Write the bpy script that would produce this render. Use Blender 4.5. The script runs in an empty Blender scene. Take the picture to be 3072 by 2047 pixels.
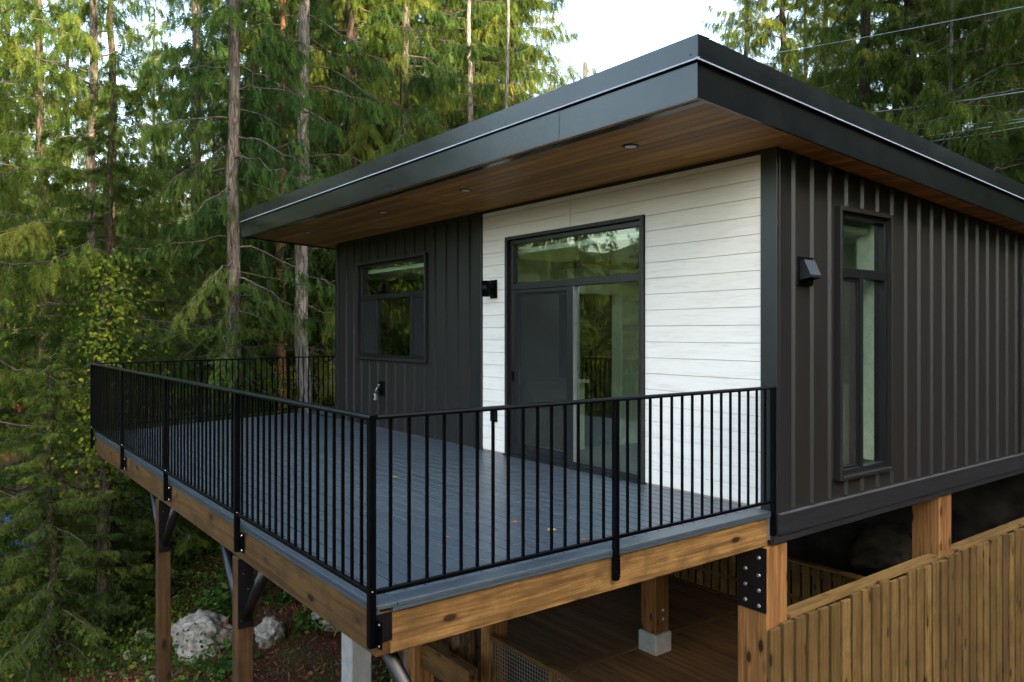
import bpy, math, random
import numpy as np
from mathutils import Vector

# ------------------------------------------------------------------ camera, sky, sun, exposure
scene = bpy.context.scene
CAM = Vector((3.788, -5.731, 1.524))          # eye position, deck surface is z = 0
AXR = (0.6068, -0.7949)                       # world x axis in (right, forward)
AYR = (0.7949, 0.6068)
FPX, CXP, HYP = 2282.0, 1536.0, 999.0         # focal length, centre and horizon for a 3072 wide frame
cam_d = bpy.data.cameras.new('camera')
cam_d.sensor_width = 36.0
cam_d.lens = FPX / 3072 * 36.0
cam_d.shift_y = (HYP - 1023.5) / 3072
cam_d.clip_start = 0.05
cam_d.clip_end = 2000
cam = bpy.data.objects.new('camera', cam_d)
scene.collection.objects.link(cam)
cam.location = CAM
view_dir = Vector((AXR[1], AYR[1], 0))
cam.rotation_euler = view_dir.to_track_quat('-Z', 'Y').to_euler()
scene.camera = cam

SUN_ELEV = math.radians(26)
world = bpy.data.worlds.new('World')
scene.world = world
world.use_nodes = True
wn = world.node_tree
wn.nodes.clear()
sky = wn.nodes.new('ShaderNodeTexSky')
sky.sky_type = 'NISHITA'
sky.sun_disc = False
sky.sun_elevation = SUN_ELEV
sky.sun_rotation = math.radians(90)
sky.altitude = 200
sky.air_density = 1.5
sky.dust_density = 5.0
sky.ozone_density = 1.0
bg = wn.nodes.new('ShaderNodeBackground')
bg.inputs['Strength'].default_value = 0.15
wo = wn.nodes.new('ShaderNodeOutputWorld')
wn.links.new(sky.outputs[0], bg.inputs[0])
wn.links.new(bg.outputs[0], wo.inputs[0])

sun_d = bpy.data.lights.new('sun', 'SUN')
sun_d.energy = 4.5
sun_d.angle = math.radians(0.5)
sun_d.color = (1.0, 0.80, 0.52)
sun = bpy.data.objects.new('sun', sun_d)
scene.collection.objects.link(sun)
sun.location = (40, 0, 30)
sun.rotation_euler = Vector((-math.cos(SUN_ELEV), 0, -math.sin(SUN_ELEV))).to_track_quat('-Z', 'Y').to_euler()

vs = scene.view_settings
vs.view_transform = 'Standard'
vs.look = 'None'
vs.exposure = 2.95
vs.gamma = 1.0
vs.use_curve_mapping = False
scene.cycles.max_bounces = 5
scene.cycles.diffuse_bounces = 3
scene.cycles.glossy_bounces = 3
scene.cycles.transmission_bounces = 4
scene.cycles.transparent_max_bounces = 8
scene.cycles.use_denoising = True
scene.cycles.adaptive_threshold = 0.012
scene.cycles.sample_clamp_indirect = 6.0

# ------------------------------------------------------------------ helpers
rnd = random.Random(7)
COL = scene.collection
WL = {}                                       # world location of every placed object (no rotations in between)


def spot(px, F):
    """ground-plan point at frame column px and distance F along the view direction"""
    r = (px - CXP) / FPX * F
    return CAM.x + r * AXR[0] + F * AXR[1], CAM.y + r * AYR[0] + F * AYR[1]


def tag(o, label=None, cat=None, group=None, kind=None):
    if label: o['label'] = label
    if cat: o['category'] = cat
    if group: o['group'] = group
    if kind: o['kind'] = kind
    return o


def thing(name, label, cat, loc=(0, 0, 0), rz=0, group=None):
    o = bpy.data.objects.new(name, None)
    o.empty_display_size = 0.2
    COL.objects.link(o)
    o.location = loc
    o.rotation_euler = (0, 0, rz)
    WL[o.name] = Vector(loc)
    return tag(o, label, cat, group)


def link(name, me, parent=None, loc=(0, 0, 0), rot=None):
    o = bpy.data.objects.new(name, me)
    COL.objects.link(o)
    loc = Vector(loc)
    if parent is not None:
        o.parent = parent
        o.location = loc - WL[parent.name]
    else:
        o.location = loc
    if rot: o.rotation_euler = rot
    WL[o.name] = loc
    return o


def raw_mesh(name, verts, faces, mat, smooth=False):
    me = bpy.data.meshes.new(name)
    me.from_pydata(verts, [], faces)
    me.update()
    if mat is not None: me.materials.append(mat)
    if smooth:
        me.polygons.foreach_set('use_smooth', [True] * len(me.polygons))
    return me


def np_mesh(name, V, T, mats, midx=None, smooth=False, tone=None):
    me = bpy.data.meshes.new(name)
    V = np.asarray(V, np.float32); T = np.asarray(T, np.int32)
    n, k = T.shape
    me.vertices.add(len(V)); me.vertices.foreach_set('co', V.ravel())
    me.loops.add(n * k); me.loops.foreach_set('vertex_index', T.ravel())
    me.polygons.add(n)
    me.polygons.foreach_set('loop_start', np.arange(0, n * k, k, dtype=np.int32))
    try:
        me.polygons.foreach_set('loop_total', np.full(n, k, np.int32))
    except Exception:
        pass
    for m in mats: me.materials.append(m)
    if midx is not None: me.polygons.foreach_set('material_index', np.asarray(midx, np.int32))
    if smooth: me.polygons.foreach_set('use_smooth', np.ones(n, bool))
    me.update(calc_edges=True)
    if tone is not None:
        me.attributes.new('tone', 'FLOAT', 'FACE').data.foreach_set('value', np.asarray(tone, np.float32))
    return me


_BOX = {}


def box_mesh(sx, sy, sz, b, mat):
    key = (round(sx, 4), round(sy, 4), round(sz, 4), b, mat.name)
    if key in _BOX: return _BOX[key]
    hx, hy, hz = sx / 2, sy / 2, sz / 2
    b = min(b, hx * .45, hy * .45, hz * .45)
    if b <= 0:
        v = [(x, y, z) for x in (-hx, hx) for y in (-hy, hy) for z in (-hz, hz)]
        f = [(0, 1, 3, 2), (4, 6, 7, 5), (0, 4, 5, 1), (2, 3, 7, 6), (0, 2, 6, 4), (1, 5, 7, 3)]
        me = raw_mesh('box', v, f, mat)
    else:
        v, idx = [], {}
        for i in (-1, 1):
            for j in (-1, 1):
                for k in (-1, 1):
                    for a in range(3):
                        h = [hx - b, hy - b, hz - b]
                        h[a] = (hx, hy, hz)[a]
                        idx[(i, j, k, a)] = len(v)
                        v.append((i * h[0], j * h[1], k * h[2]))
        f = []
        for a in range(3):
            for s in (-1, 1):
                q = []
                for (p, r) in ((-1, -1), (1, -1), (1, 1), (-1, 1)):
                    c = [p, r]; c.insert(a, s)
                    q.append(idx[(c[0], c[1], c[2], a)])
                f.append(q if (s == 1) != (a == 1) else q[::-1])
        for a in range(3):
            o1, o2 = [x for x in range(3) if x != a]
            for s1 in (-1, 1):
                for s2 in (-1, 1):
                    def g(s, ax):
                        c = [0, 0, 0]; c[a] = s; c[o1] = s1; c[o2] = s2
                        return idx[(c[0], c[1], c[2], ax)]
                    f.append((g(-1, o1), g(1, o1), g(1, o2), g(-1, o2)))
        for i in (-1, 1):
            for j in (-1, 1):
                for k in (-1, 1):
                    f.append((idx[(i, j, k, 0)], idx[(i, j, k, 1)], idx[(i, j, k, 2)]))
        me = raw_mesh('box', v, f, mat)
        import bmesh
        bm = bmesh.new(); bm.from_mesh(me)
        bmesh.ops.recalc_face_normals(bm, faces=bm.faces)
        bm.to_mesh(me); bm.free()
    _BOX[key] = me
    return me


def box(name, x0, x1, y0, y1, z0, z1, mat, parent=None, b=0.0):
    return link(name, box_mesh(x1 - x0, y1 - y0, z1 - z0, b, mat), parent, ((x0 + x1) / 2, (y0 + y1) / 2, (z0 + z1) / 2))


def tube_arrays(pts, rad, sides=6, caps=False):
    pts = [Vector(p) for p in pts]
    V, F = [], []
    n = len(pts)
    up = Vector((0, 0, 1))
    for i, p in enumerate(pts):
        t = (pts[min(i + 1, n - 1)] - pts[max(i - 1, 0)]).normalized()
        u = t.cross(up)
        if u.length < .05: u = t.cross(Vector((0, 1, 0)))
        u.normalize(); w = t.cross(u)
        r = rad[i] if hasattr(rad, '__len__') else rad
        for k in range(sides):
            a = 2 * math.pi * k / sides
            V.append(p + u * math.cos(a) * r + w * math.sin(a) * r)
    for i in range(n - 1):
        for k in range(sides):
            k2 = (k + 1) % sides
            F.append((i * sides + k, i * sides + k2, (i + 1) * sides + k2, (i + 1) * sides + k))
    if caps:
        F.append(tuple(range(sides))[::-1]); F.append(tuple((n - 1) * sides + k for k in range(sides)))
    return V, F


def tube(name, pts, rad, mat, parent=None, sides=8, caps=True, base=None):
    base = Vector(base) if base is not None else Vector(pts[0])
    V, F = tube_arrays([Vector(p) - base for p in pts], rad, sides, caps)
    return link(name, raw_mesh(name, V, F, mat, True), parent, base)


def prism_x(name, prof, x0, x1, mat, parent=None):
    """closed profile of (y, z) points extruded along x"""
    cy = sum(p[0] for p in prof) / len(prof); cz = sum(p[1] for p in prof) / len(prof); cx = (x0 + x1) / 2
    n = len(prof)
    V = [(x - cx, p[0] - cy, p[1] - cz) for x in (x0, x1) for p in prof]
    F = [(i, (i + 1) % n, n + (i + 1) % n, n + i) for i in range(n)] + [tuple(range(n))[::-1], tuple(range(n, 2 * n))]
    me = raw_mesh(name, V, F, mat)
    import bmesh
    bm = bmesh.new(); bm.from_mesh(me); bmesh.ops.recalc_face_normals(bm, faces=bm.faces); bm.to_mesh(me); bm.free()
    return link(name, me, parent, (cx, cy, cz))


def hexa(name, c8, mat, parent=None):
    """box with eight free corners: order x-, x+ of (y-z-, y-z+, y+z-, y+z+)"""
    c = sum((Vector(p) for p in c8), Vector()) / 8
    V = [Vector(p) - c for p in c8]
    F = [(0, 1, 3, 2), (4, 6, 7, 5), (0, 4, 5, 1), (2, 3, 7, 6), (0, 2, 6, 4), (1, 5, 7, 3)]
    me = raw_mesh(name, V, F, mat)
    import bmesh
    bm = bmesh.new(); bm.from_mesh(me); bmesh.ops.recalc_face_normals(bm, faces=bm.faces); bm.to_mesh(me); bm.free()
    return link(name, me, parent, c)


# ------------------------------------------------------------------ materials
class NT:
    def __init__(s, name):
        s.m = bpy.data.materials.new(name); s.m.use_nodes = True
        s.t = s.m.node_tree; s.t.nodes.clear()
        s.out = s.n('OutputMaterial')

    def n(s, typ, **kw):
        nd = s.t.nodes.new('ShaderNode' + typ)
        for k, v in kw.items(): setattr(nd, k, v)
        return nd

    def l(s, a, b): s.t.links.new(a, b)

    def coord(s, scale=(1, 1, 1), kind='Object', rand=True):
        tc = s.n('TexCoord')
        src = tc.outputs[kind]
        mp = s.n('Mapping'); mp.inputs['Scale'].default_value = scale
        if rand:
            oi = s.n('ObjectInfo')
            mu = s.n('Math', operation='MULTIPLY'); mu.inputs[1].default_value = 37.0
            s.l(oi.outputs['Random'], mu.inputs[0])
            cb = s.n('CombineXYZ')
            for i in range(3): s.l(mu.outputs[0], cb.inputs[i])
            ad = s.n('VectorMath', operation='ADD')
            s.l(src, ad.inputs[0]); s.l(cb.outputs[0], ad.inputs[1]); src = ad.outputs[0]
        s.l(src, mp.inputs['Vector'])
        return mp.outputs[0]

    def noise(s, vec, scale, detail=4, rough=.55, dist=0.0):
        nd = s.n('TexNoise'); nd.inputs['Scale'].default_value = scale; nd.inputs['Detail'].default_value = detail
        nd.inputs['Roughness'].default_value = rough; nd.inputs['Distortion'].default_value = dist
        s.l(vec, nd.inputs['Vector']); return nd.outputs['Fac']

    def ramp(s, fac, stops):
        r = s.n('ValToRGB')
        el = r.color_ramp.elements
        while len(el) < len(stops): el.new(.5)
        for e, (p, c) in zip(el, stops):
            e.position = p; e.color = tuple(c) + (1,) if len(c) == 3 else c
        s.l(fac, r.inputs['Fac']); return r.outputs['Color']

    def mix(s, fac, a, b, typ='MIX'):
        m = s.n('Mix', data_type='RGBA', blend_type=typ)
        for sock, val in ((m.inputs[0], fac), (m.inputs[6], a), (m.inputs[7], b)):
            if isinstance(val, (int, float)): sock.default_value = val
            elif isinstance(val, tuple): sock.default_value = tuple(val) + (1,)
            else: s.l(val, sock)
        return m.outputs[2]

    def bump(s, h, strength=.3, dist=.01, prev=None):
        b = s.n('Bump'); b.inputs['Strength'].default_value = strength; b.inputs['Distance'].default_value = dist
        s.l(h, b.inputs['Height'])
        if prev is not None: s.l(prev, b.inputs['Normal'])
        return b.outputs[0]

    def prin(s, col, rough=.5, spec=.5, metal=0.0, nrm=None, coat=0.0):
        p = s.n('BsdfPrincipled')
        for sock, val in ((p.inputs['Base Color'], col), (p.inputs['Roughness'], rough)):
            if isinstance(val, (int, float)): sock.default_value = val
            elif isinstance(val, tuple): sock.default_value = tuple(val) + (1,)
            else: s.l(val, sock)
        p.inputs['Specular IOR Level'].default_value = spec
        p.inputs['Metallic'].default_value = metal
        p.inputs['Coat Weight'].default_value = coat
        if nrm is not None: s.l(nrm, p.inputs['Normal'])
        s.p = p
        return p.outputs[0]

    def done(s, sh):
        s.l(sh, s.out.inputs['Surface']); return s.m

    def rand(s):
        return s.n('ObjectInfo').outputs['Random']


def m_plain(name, col, rough=.5, spec=.5, metal=0.0, var=.12, bumpy=0.0, scale=8):
    t = NT(name); v = t.coord()
    f = t.noise(v, scale, 3)
    c = t.ramp(f, [(.3, tuple(x * (1 - var) for x in col)), (.7, tuple(x * (1 + var) for x in col))])
    nrm = t.bump(f, bumpy, .004) if bumpy else None
    return t.done(t.prin(c, rough, spec, metal, nrm))


def m_metal_sheet(name, col, rough=.34, drops=True):
    """painted sheet metal: slight oil-canning, dried rain specks"""
    t = NT(name); v = t.coord((1, 1, 1), 'Object', False)
    f = t.noise(v, .9, 1, .3)
    n = t.bump(f, .10, .04)
    geo = t.n('NewGeometry')
    vo = t.n('TexVoronoi'); vo.inputs['Scale'].default_value = 75
    t.l(geo.outputs['Position'], vo.inputs['Vector'])
    spots = t.ramp(vo.outputs['Distance'], [(.0, (1, 1, 1)), (.12, (1, 1, 1)), (.16, (0, 0, 0))])
    patch = t.ramp(t.noise(geo.outputs['Position'], 1.6, 2), [(.5, (0, 0, 0)), (.66, (1, 1, 1))])
    m = t.mix(1.0, spots, patch, 'MULTIPLY')
    c = t.mix(m, col, tuple(x * .3 for x in col)) if drops else col
    rs = t.mix(m, (1, 1, 1), (1.9, 1.9, 1.9))
    r = t.ramp(t.noise(v, 3.0, 3), [(.3, (rough * .85,) * 3), (.7, (rough * 1.2,) * 3)])
    r = t.mix(1.0, r, rs, 'MULTIPLY')
    return t.done(t.prin(c, r, .60, 0.0, n))


def m_siding(name, col, rough=.42):
    t = NT(name); v = t.coord((1, 1, .15))
    f = t.noise(v, 2.5, 3)
    c = t.ramp(f, [(.25, tuple(x * .85 for x in col)), (.75, tuple(x * 1.15 for x in col))])
    n = t.bump(t.noise(t.coord((1, 1, .3), 'Object', False), 1.2, 2), .18, .03)
    return t.done(t.prin(c, rough, .5, 0.0, n))


def m_wood(name, dark, light, axis='x', rough=.6, knots=True, gscale=1.0, tint=.25, spec=.3, stain=None):
    """sawn timber, grain along the given axis"""
    t = NT(name)
    a = {'x': 0, 'y': 1, 'z': 2}[axis]
    sc = [1.0, 1.0, 1.0]; sc[a] = .05
    v = t.coord(tuple(sc))
    wob = t.noise(v, 3.0 * gscale, 2, .5)
    g = t.n('TexWave', wave_type='RINGS', rings_direction='XYZ'[a], wave_profile='SAW')
    g.inputs['Scale'].default_value = 15.0 * gscale
    g.inputs['Distortion'].default_value = 9.0
    g.inputs['Detail'].default_value = 3.0
    g.inputs['Detail Scale'].default_value = 1.2
    t.l(v, g.inputs['Vector'])
    fine = t.noise(v, 85 * gscale, 3, .7)
    gf = t.mix(.55, g.outputs['Fac'], fine)
    c = t.ramp(gf, [(.22, tuple(a * .6 + b * .4 for a, b in zip(dark, light))), (.75, light)])
    c = t.mix(t.ramp(fine, [(.55, (0, 0, 0)), (.75, (.7,) * 3)]), c, dark)
    streak = t.noise(v, 24 * gscale, 5, .65, .4)
    c = t.mix(t.ramp(streak, [(.44, (0, 0, 0)), (.62, (.75,) * 3)]), c, tuple(x * .75 for x in dark))
    c = t.mix(t.ramp(wob, [(.3, (0, 0, 0)), (.75, (.6, .6, .6))]), c, tuple(x * .62 for x in dark), 'MIX')
    h = gf
    if knots:
        sk = [1.0, 1.0, 1.0]; sk[a] = .42
        kv = t.coord(tuple(sk))
        vo = t.n('TexVoronoi'); vo.inputs['Scale'].default_value = 6.5; vo.inputs['Randomness'].default_value = 1
        t.l(kv, vo.inputs['Vector'])
        km = t.ramp(vo.outputs['Distance'], [(.0, (1, 1, 1)), (.12, (.95,) * 3), (.17, (.35,) * 3), (.27, (0, 0, 0))])
        c = t.mix(km, c, tuple(x * .12 for x in dark))
    rnd_ = t.rand()
    c = t.mix(t.ramp(rnd_, [(0, (0, 0, 0)), (1, (tint,) * 3)]), c, tuple(x * .35 for x in dark))
    if stain:
        ge = t.n('NewGeometry')
        st = t.ramp(t.noise(ge.outputs['Position'], 3.4, 5, .65), [(.45, (0, 0, 0)), (.68, (.65,) * 3)])
        c = t.mix(st, c, stain)
    n = t.bump(h, .35, .003)
    return t.done(t.prin(c, rough, spec, 0.0, n))


def m_whiteboard():
    t = NT('white_wood_cladding')
    v = t.coord((.08, 1, 1))
    g = t.noise(v, 14, 5, .65, 1.2)
    fine = t.noise(v, 70, 3, .7)
    f = t.mix(.4, g, fine)
    c = t.ramp(f, [(.25, (.60, .535, .465)), (.5, (.755, .705, .645)), (.75, (.80, .760, .710))])
    c = t.mix(t.ramp(t.rand(), [(0, (0, 0, 0)), (1, (.14,) * 3)]), c, (.64, .59, .54))
    return t.done(t.prin(c, .55, .35, 0.0, t.bump(f, .25, .002)))


def m_deck():
    t = NT('grey_composite_board')
    v = t.coord((.12, 1, 1))
    f = t.mix(.5, t.noise(v, 9, 4, .6), t.noise(v, 60, 2, .6))
    c = t.ramp(f, [(.3, (.031, .045, .058)), (.7, (.052, .070, .086))])
    c = t.mix(t.ramp(t.rand(), [(0, (0, 0, 0)), (1, (.35,) * 3)]), c, (.026, .033, .045))
    ge = t.n('NewGeometry')
    wet = t.noise(ge.outputs['Position'], .9, 4, .6)
    r = t.ramp(wet, [(.3, (.30,) * 3), (.7, (.38,) * 3)])
    dirt = t.ramp(t.noise(ge.outputs['Position'], 23, 4, .8), [(.66, (0, 0, 0)), (.8, (.15,) * 3)])
    c = t.mix(dirt, c, (.085, .088, .09))
    return t.done(t.prin(c, r, .5, 0.0, t.bump(f, .05, .002)))


def m_concrete(name, col):
    t = NT(name); v = t.coord()
    f = t.noise(v, 5, 6, .65); f2 = t.noise(v, 60, 2)
    c = t.ramp(f, [(.3, tuple(x * .75 for x in col)), (.7, tuple(x * 1.12 for x in col))])
    return t.done(t.prin(c, .85, .25, 0, t.bump(t.mix(.5, f, f2), .3, .006)))


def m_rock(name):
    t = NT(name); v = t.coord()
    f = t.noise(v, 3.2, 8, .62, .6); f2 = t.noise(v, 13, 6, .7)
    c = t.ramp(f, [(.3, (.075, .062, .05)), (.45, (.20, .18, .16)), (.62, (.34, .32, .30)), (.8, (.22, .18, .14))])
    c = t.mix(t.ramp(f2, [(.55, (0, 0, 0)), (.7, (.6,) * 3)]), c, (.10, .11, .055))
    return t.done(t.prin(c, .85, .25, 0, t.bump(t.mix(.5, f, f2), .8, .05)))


def m_ground():
    t = NT('forest_floor')
    ge = t.n('NewGeometry'); v = ge.outputs['Position']
    f = t.noise(v, 1.1, 6, .65); f2 = t.noise(v, 16, 5, .75); f3 = t.noise(v, .25, 3)
    c = t.ramp(f2, [(.25, (.014, .007, .004)), (.5, (.042, .017, .009)), (.62, (.070, .030, .017)), (.78, (.12, .075, .048))])
    green = t.ramp(f2, [(.3, (.012, .020, .006)), (.7, (.05, .075, .018))])
    c = t.mix(t.ramp(t.mix(.5, f, f3), [(.52, (0, 0, 0)), (.62, (.75,) * 3)]), c, green)
    return t.done(t.prin(c, .95, .15, 0, t.bump(t.mix(.5, f, f2), .9, .06)))


def m_hill():
    t = NT('added_hillside')  # surface of the unseen hills added to block sun and low sky
    ge = t.n('NewGeometry'); v = ge.outputs['Position']
    f = t.noise(v, .6, 6, .7)
    c = t.ramp(f, [(.3, (.012, .022, .008)), (.6, (.035, .05, .015)), (.8, (.07, .06, .03))])
    return t.done(t.prin(c, 1.0, .1, 0, t.bump(f, 1.0, .8)))


def m_leaf(name, cols, trans=.35, tcol=(.16, .19, .03)):
    """two-sided thin leaf; 'tone' is the leaf's own pigment, stored on each face"""
    t = NT(name)
    at = t.n('Attribute'); at.attribute_name = 'tone'
    sc = t.n('MapRange'); sc.inputs['To Min'].default_value = -.13; sc.inputs['To Max'].default_value = .13
    t.l(t.rand(), sc.inputs['Value'])
    ad = t.n('Math', operation='ADD'); t.l(at.outputs['Fac'], ad.inputs[0]); t.l(sc.outputs[0], ad.inputs[1])
    c = t.ramp(ad.outputs[0], cols)
    d = t.n('BsdfDiffuse'); t.l(c, d.inputs['Color'])
    tr = t.n('BsdfTranslucent')
    t.l(t.mix(.55, c, tcol), tr.inputs['Color'])
    ms = t.n('MixShader'); ms.inputs[0].default_value = trans
    t.l(d.outputs[0], ms.inputs[1]); t.l(tr.outputs[0], ms.inputs[2])
    return t.done(ms.outputs[0])


def m_bark(name, dark, light, scale=1.0):
    t = NT(name); v = t.coord((1, 1, .16))
    f = t.noise(v, 19 * scale, 6, .75, .8); big = t.noise(t.coord((1, 1, .5)), 1.6, 4, .6)
    c = t.ramp(f, [(.36, tuple(x * .35 for x in dark)), (.46, dark), (.56, tuple((a + b) / 2 for a, b in zip(dark, light))), (.68, light)])
    c = t.mix(t.ramp(big, [(.45, (0, 0, 0)), (.7, (.55,) * 3)]), c, (.035, .045, .018))
    return t.done(t.prin(c, .95, .15, 0, t.bump(f, 1.0, .03)))


def m_glass():
    t = NT('window_glass')
    tr = t.n('BsdfTransparent'); tr.inputs['Color'].default_value = (.80, .86, .80, 1)
    gl = t.n('BsdfGlossy'); gl.inputs['Roughness'].default_value = 0.0
    gl.inputs['Color'].default_value = (.95, 1, .95, 1)
    lw = t.n('LayerWeight'); lw.inputs['Blend'].default_value = .5
    pw = t.n('Math', operation='POWER'); pw.inputs[1].default_value = 4.2; t.l(lw.outputs['Facing'], pw.inputs[0])
    ma = t.n('Math', operation='MULTIPLY_ADD'); ma.inputs[1].default_value = .92; ma.inputs[2].default_value = .075; t.l(pw.outputs[0], ma.inputs[0])
    ms = t.n('MixShader')
    t.l(ma.outputs[0], ms.inputs[0]); t.l(tr.outputs[0], ms.inputs[1]); t.l(gl.outputs[0], ms.inputs[2])
    return t.done(ms.outputs[0])


def m_screen():
    t = NT('insect_screen_mesh')
    tr = t.n('BsdfTransparent')
    df = t.n('BsdfDiffuse'); df.inputs['Color'].default_value = (.030, .030, .030, 1)
    ms = t.n('MixShader'); ms.inputs[0].default_value = .50
    t.l(tr.outputs[0], ms.inputs[1]); t.l(df.outputs[0], ms.inputs[2])
    return t.done(ms.outputs[0])


M = {}
M['fascia'] = m_metal_sheet('bronze_sheet_metal', (.0042, .0046, .0058), .21)
M['trim'] = m_siding('dark_trim_metal', (.011, .011, .012), .36)
M['siding'] = m_siding('dark_siding_metal', (.0092, .0084, .0080), .47)
M['flash'] = m_plain('flashing_metal', (.27, .285, .32), .4, .5, .2)
M['flash_dark'] = m_plain('dark_flashing_metal', (.085, .085, .092), .4, .5, .2)
M['groove'] = m_plain('board_groove', (.42, .37, .31), .8, .2)
M['white'] = m_whiteboard()
M['soffit'] = m_wood('cedar_soffit', (.40, .185, .044), (.72, .380, .105), 'x', .5, False, 1.3, .75, .35)
M['deck'] = m_deck()
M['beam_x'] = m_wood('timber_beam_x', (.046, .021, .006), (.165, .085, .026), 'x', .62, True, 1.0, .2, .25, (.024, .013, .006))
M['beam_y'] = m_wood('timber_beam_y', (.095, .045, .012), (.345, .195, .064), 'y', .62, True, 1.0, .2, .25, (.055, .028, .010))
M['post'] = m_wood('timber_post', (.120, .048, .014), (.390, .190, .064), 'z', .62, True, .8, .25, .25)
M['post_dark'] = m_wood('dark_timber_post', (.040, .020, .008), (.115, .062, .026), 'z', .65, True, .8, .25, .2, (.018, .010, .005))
M['fence'] = m_wood('fence_board_wood', (.105, .060, .017), (.285, .175, .057), 'z', .7, True, 1.2, .6, .2, (.060, .034, .014))
M['fence_y'] = m_wood('fence_rail_wood', (.120, .066, .018), (.300, .180, .058), 'y', .7, True, 1.2, .3, .2)
M['lower'] = m_wood('lower_deck_wood', (.085, .046, .021), (.20, .115, .055), 'x', .75, False, 1.0, .5, .12)
M['lower_y'] = m_wood('lower_deck_wood_y', (.085, .046, .021), (.20, .115, .055), 'y', .75, False, 1.0, .5, .12)
M['band'] = m_wood('stained_band_board', (.006, .007, .009), (.016, .018, .022), 'y', .6, False, 1.6, .1, .35)
M['black'] = m_plain('black_powder_coat', (.0008, .0010, .0016), .36, .10, 0, .1)
M['steel'] = m_plain('black_steel', (.004, .004, .005), .34, .4, .0, .2)
M['frame'] = m_plain('window_frame_black', (.0055, .006, .007), .35, .5)
M['bolt'] = m_plain('bright_bolt', (.34, .34, .36), .3, .5, 1.0)
M['galv'] = m_plain('galvanised_steel', (.42, .43, .45), .45, .5, .9)
M['chrome'] = m_plain('chrome', (.24, .24, .26), .3, .5, 1.0)
M['glass'] = m_glass()
M['screen'] = m_screen()
M['concrete'] = m_concrete('concrete', (.34, .335, .33))
M['rock'] = m_rock('pale_rock')
M['shade_rock'] = m_plain('shade_toned_rock', (.030, .026, .022), .95, .1, 0, .6, .6, 2.5)  # near-black base stands in for the deep shade under the house
M['ground'] = m_ground()
M['hill'] = m_hill()
M['drywall'] = m_plain('painted_drywall', (.78, .81, .77), .8, .2)
M['cabinet'] = m_plain('cabinet_white', (.78, .80, .76), .5, .4)
M['floor_in'] = m_wood('interior_floor', (.20, .15, .12), (.36, .29, .24), 'x', .45, False, 1.0, .3)
M['lens'] = m_plain('lamp_lens', (.75, .75, .74), .4)
M['leaf'] = m_leaf('cedar_foliage', [(.15, (.009, .021, .006)), (.42, (.029, .055, .012)), (.60, (.054, .084, .016)), (.85, (.118, .130, .026))], .30, (.21, .215, .03))
M['leaf_b'] = m_leaf('hemlock_foliage', [(.15, (.008, .022, .009)), (.42, (.025, .057, .016)), (.60, (.048, .086, .020)), (.85, (.102, .130, .030))], .28, (.17, .21, .03))
M['ivy'] = m_leaf('ivy_leaves', [(.1, (.025, .055, .009)), (.5, (.062, .100, .012)), (.9, (.17, .165, .018))], .28, (.18, .21, .03))
M['under'] = m_leaf('undergrowth_leaves', [(.1, (.012, .036, .009)), (.5, (.035, .085, .016)), (.75, (.08, .13, .022)), (.95, (.20, .17, .03))], .25, (.14, .22, .03))
M['bark'] = m_bark('cedar_bark', (.045, .036, .031), (.175, .158, .145))
M['bark_pale'] = m_bark('pale_bark', (.09, .083, .078), (.30, .285, .27))
M['bark_dark'] = m_bark('dark_bark', (.022, .016, .013), (.10, .075, .060))
M['bark_red'] = m_bark('red_bark', (.060, .028, .016), (.21, .115, .070))
M['twig'] = m_plain('dry_twig', (.062, .055, .049), .9, .1, 0, .5)
M['mulch'] = m_plain('bark_mulch', (.115, .042, .021), .95, .1, 0, .5, 0, 3)
M['tarp'] = m_plain('blue_tarp', (.010, .075, .30), .4, .5, 0, .25)
M['orange'] = m_plain('orange_paint', (.75, .10, .02), .6)
M['pink'] = m_plain('pink_ribbon', (.80, .03, .08), .6)
M['roofing'] = m_plain('dark_shingles', (.022, .021, .028), .8, .2)
M['brownwall'] = m_plain('brown_board_wall', (.16, .055, .022), .8, .2)
M['whitepaint'] = m_plain('white_paint', (.72, .72, .70), .5)
M['wire'] = m_plain('wire', (.40, .40, .42), .4, .5, .6)
M['leaf_y'] = m_plain('fallen_leaf_yellow', (.42, .28, .05), .7, .2, 0, .4)
M['leaf_r'] = m_plain('fallen_leaf_red', (.30, .07, .025), .7, .2, 0, .4)
M['leaf_g'] = m_plain('fallen_leaf_green', (.16, .17, .03), .7, .2, 0, .4)


# ------------------------------------------------------------------ ground and added hills
def sstep(t):
    t = np.clip(t, 0, 1); return t * t * (3 - 2 * t)


def wav(x, y):
    return (np.sin(x * 1.3 + 1.7 * np.sin(y * .7)) * .5 + np.sin(y * 1.9 + x * .6) * .35 + np.sin(x * 3.1 - y * 2.3) * .2) * .07


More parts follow.
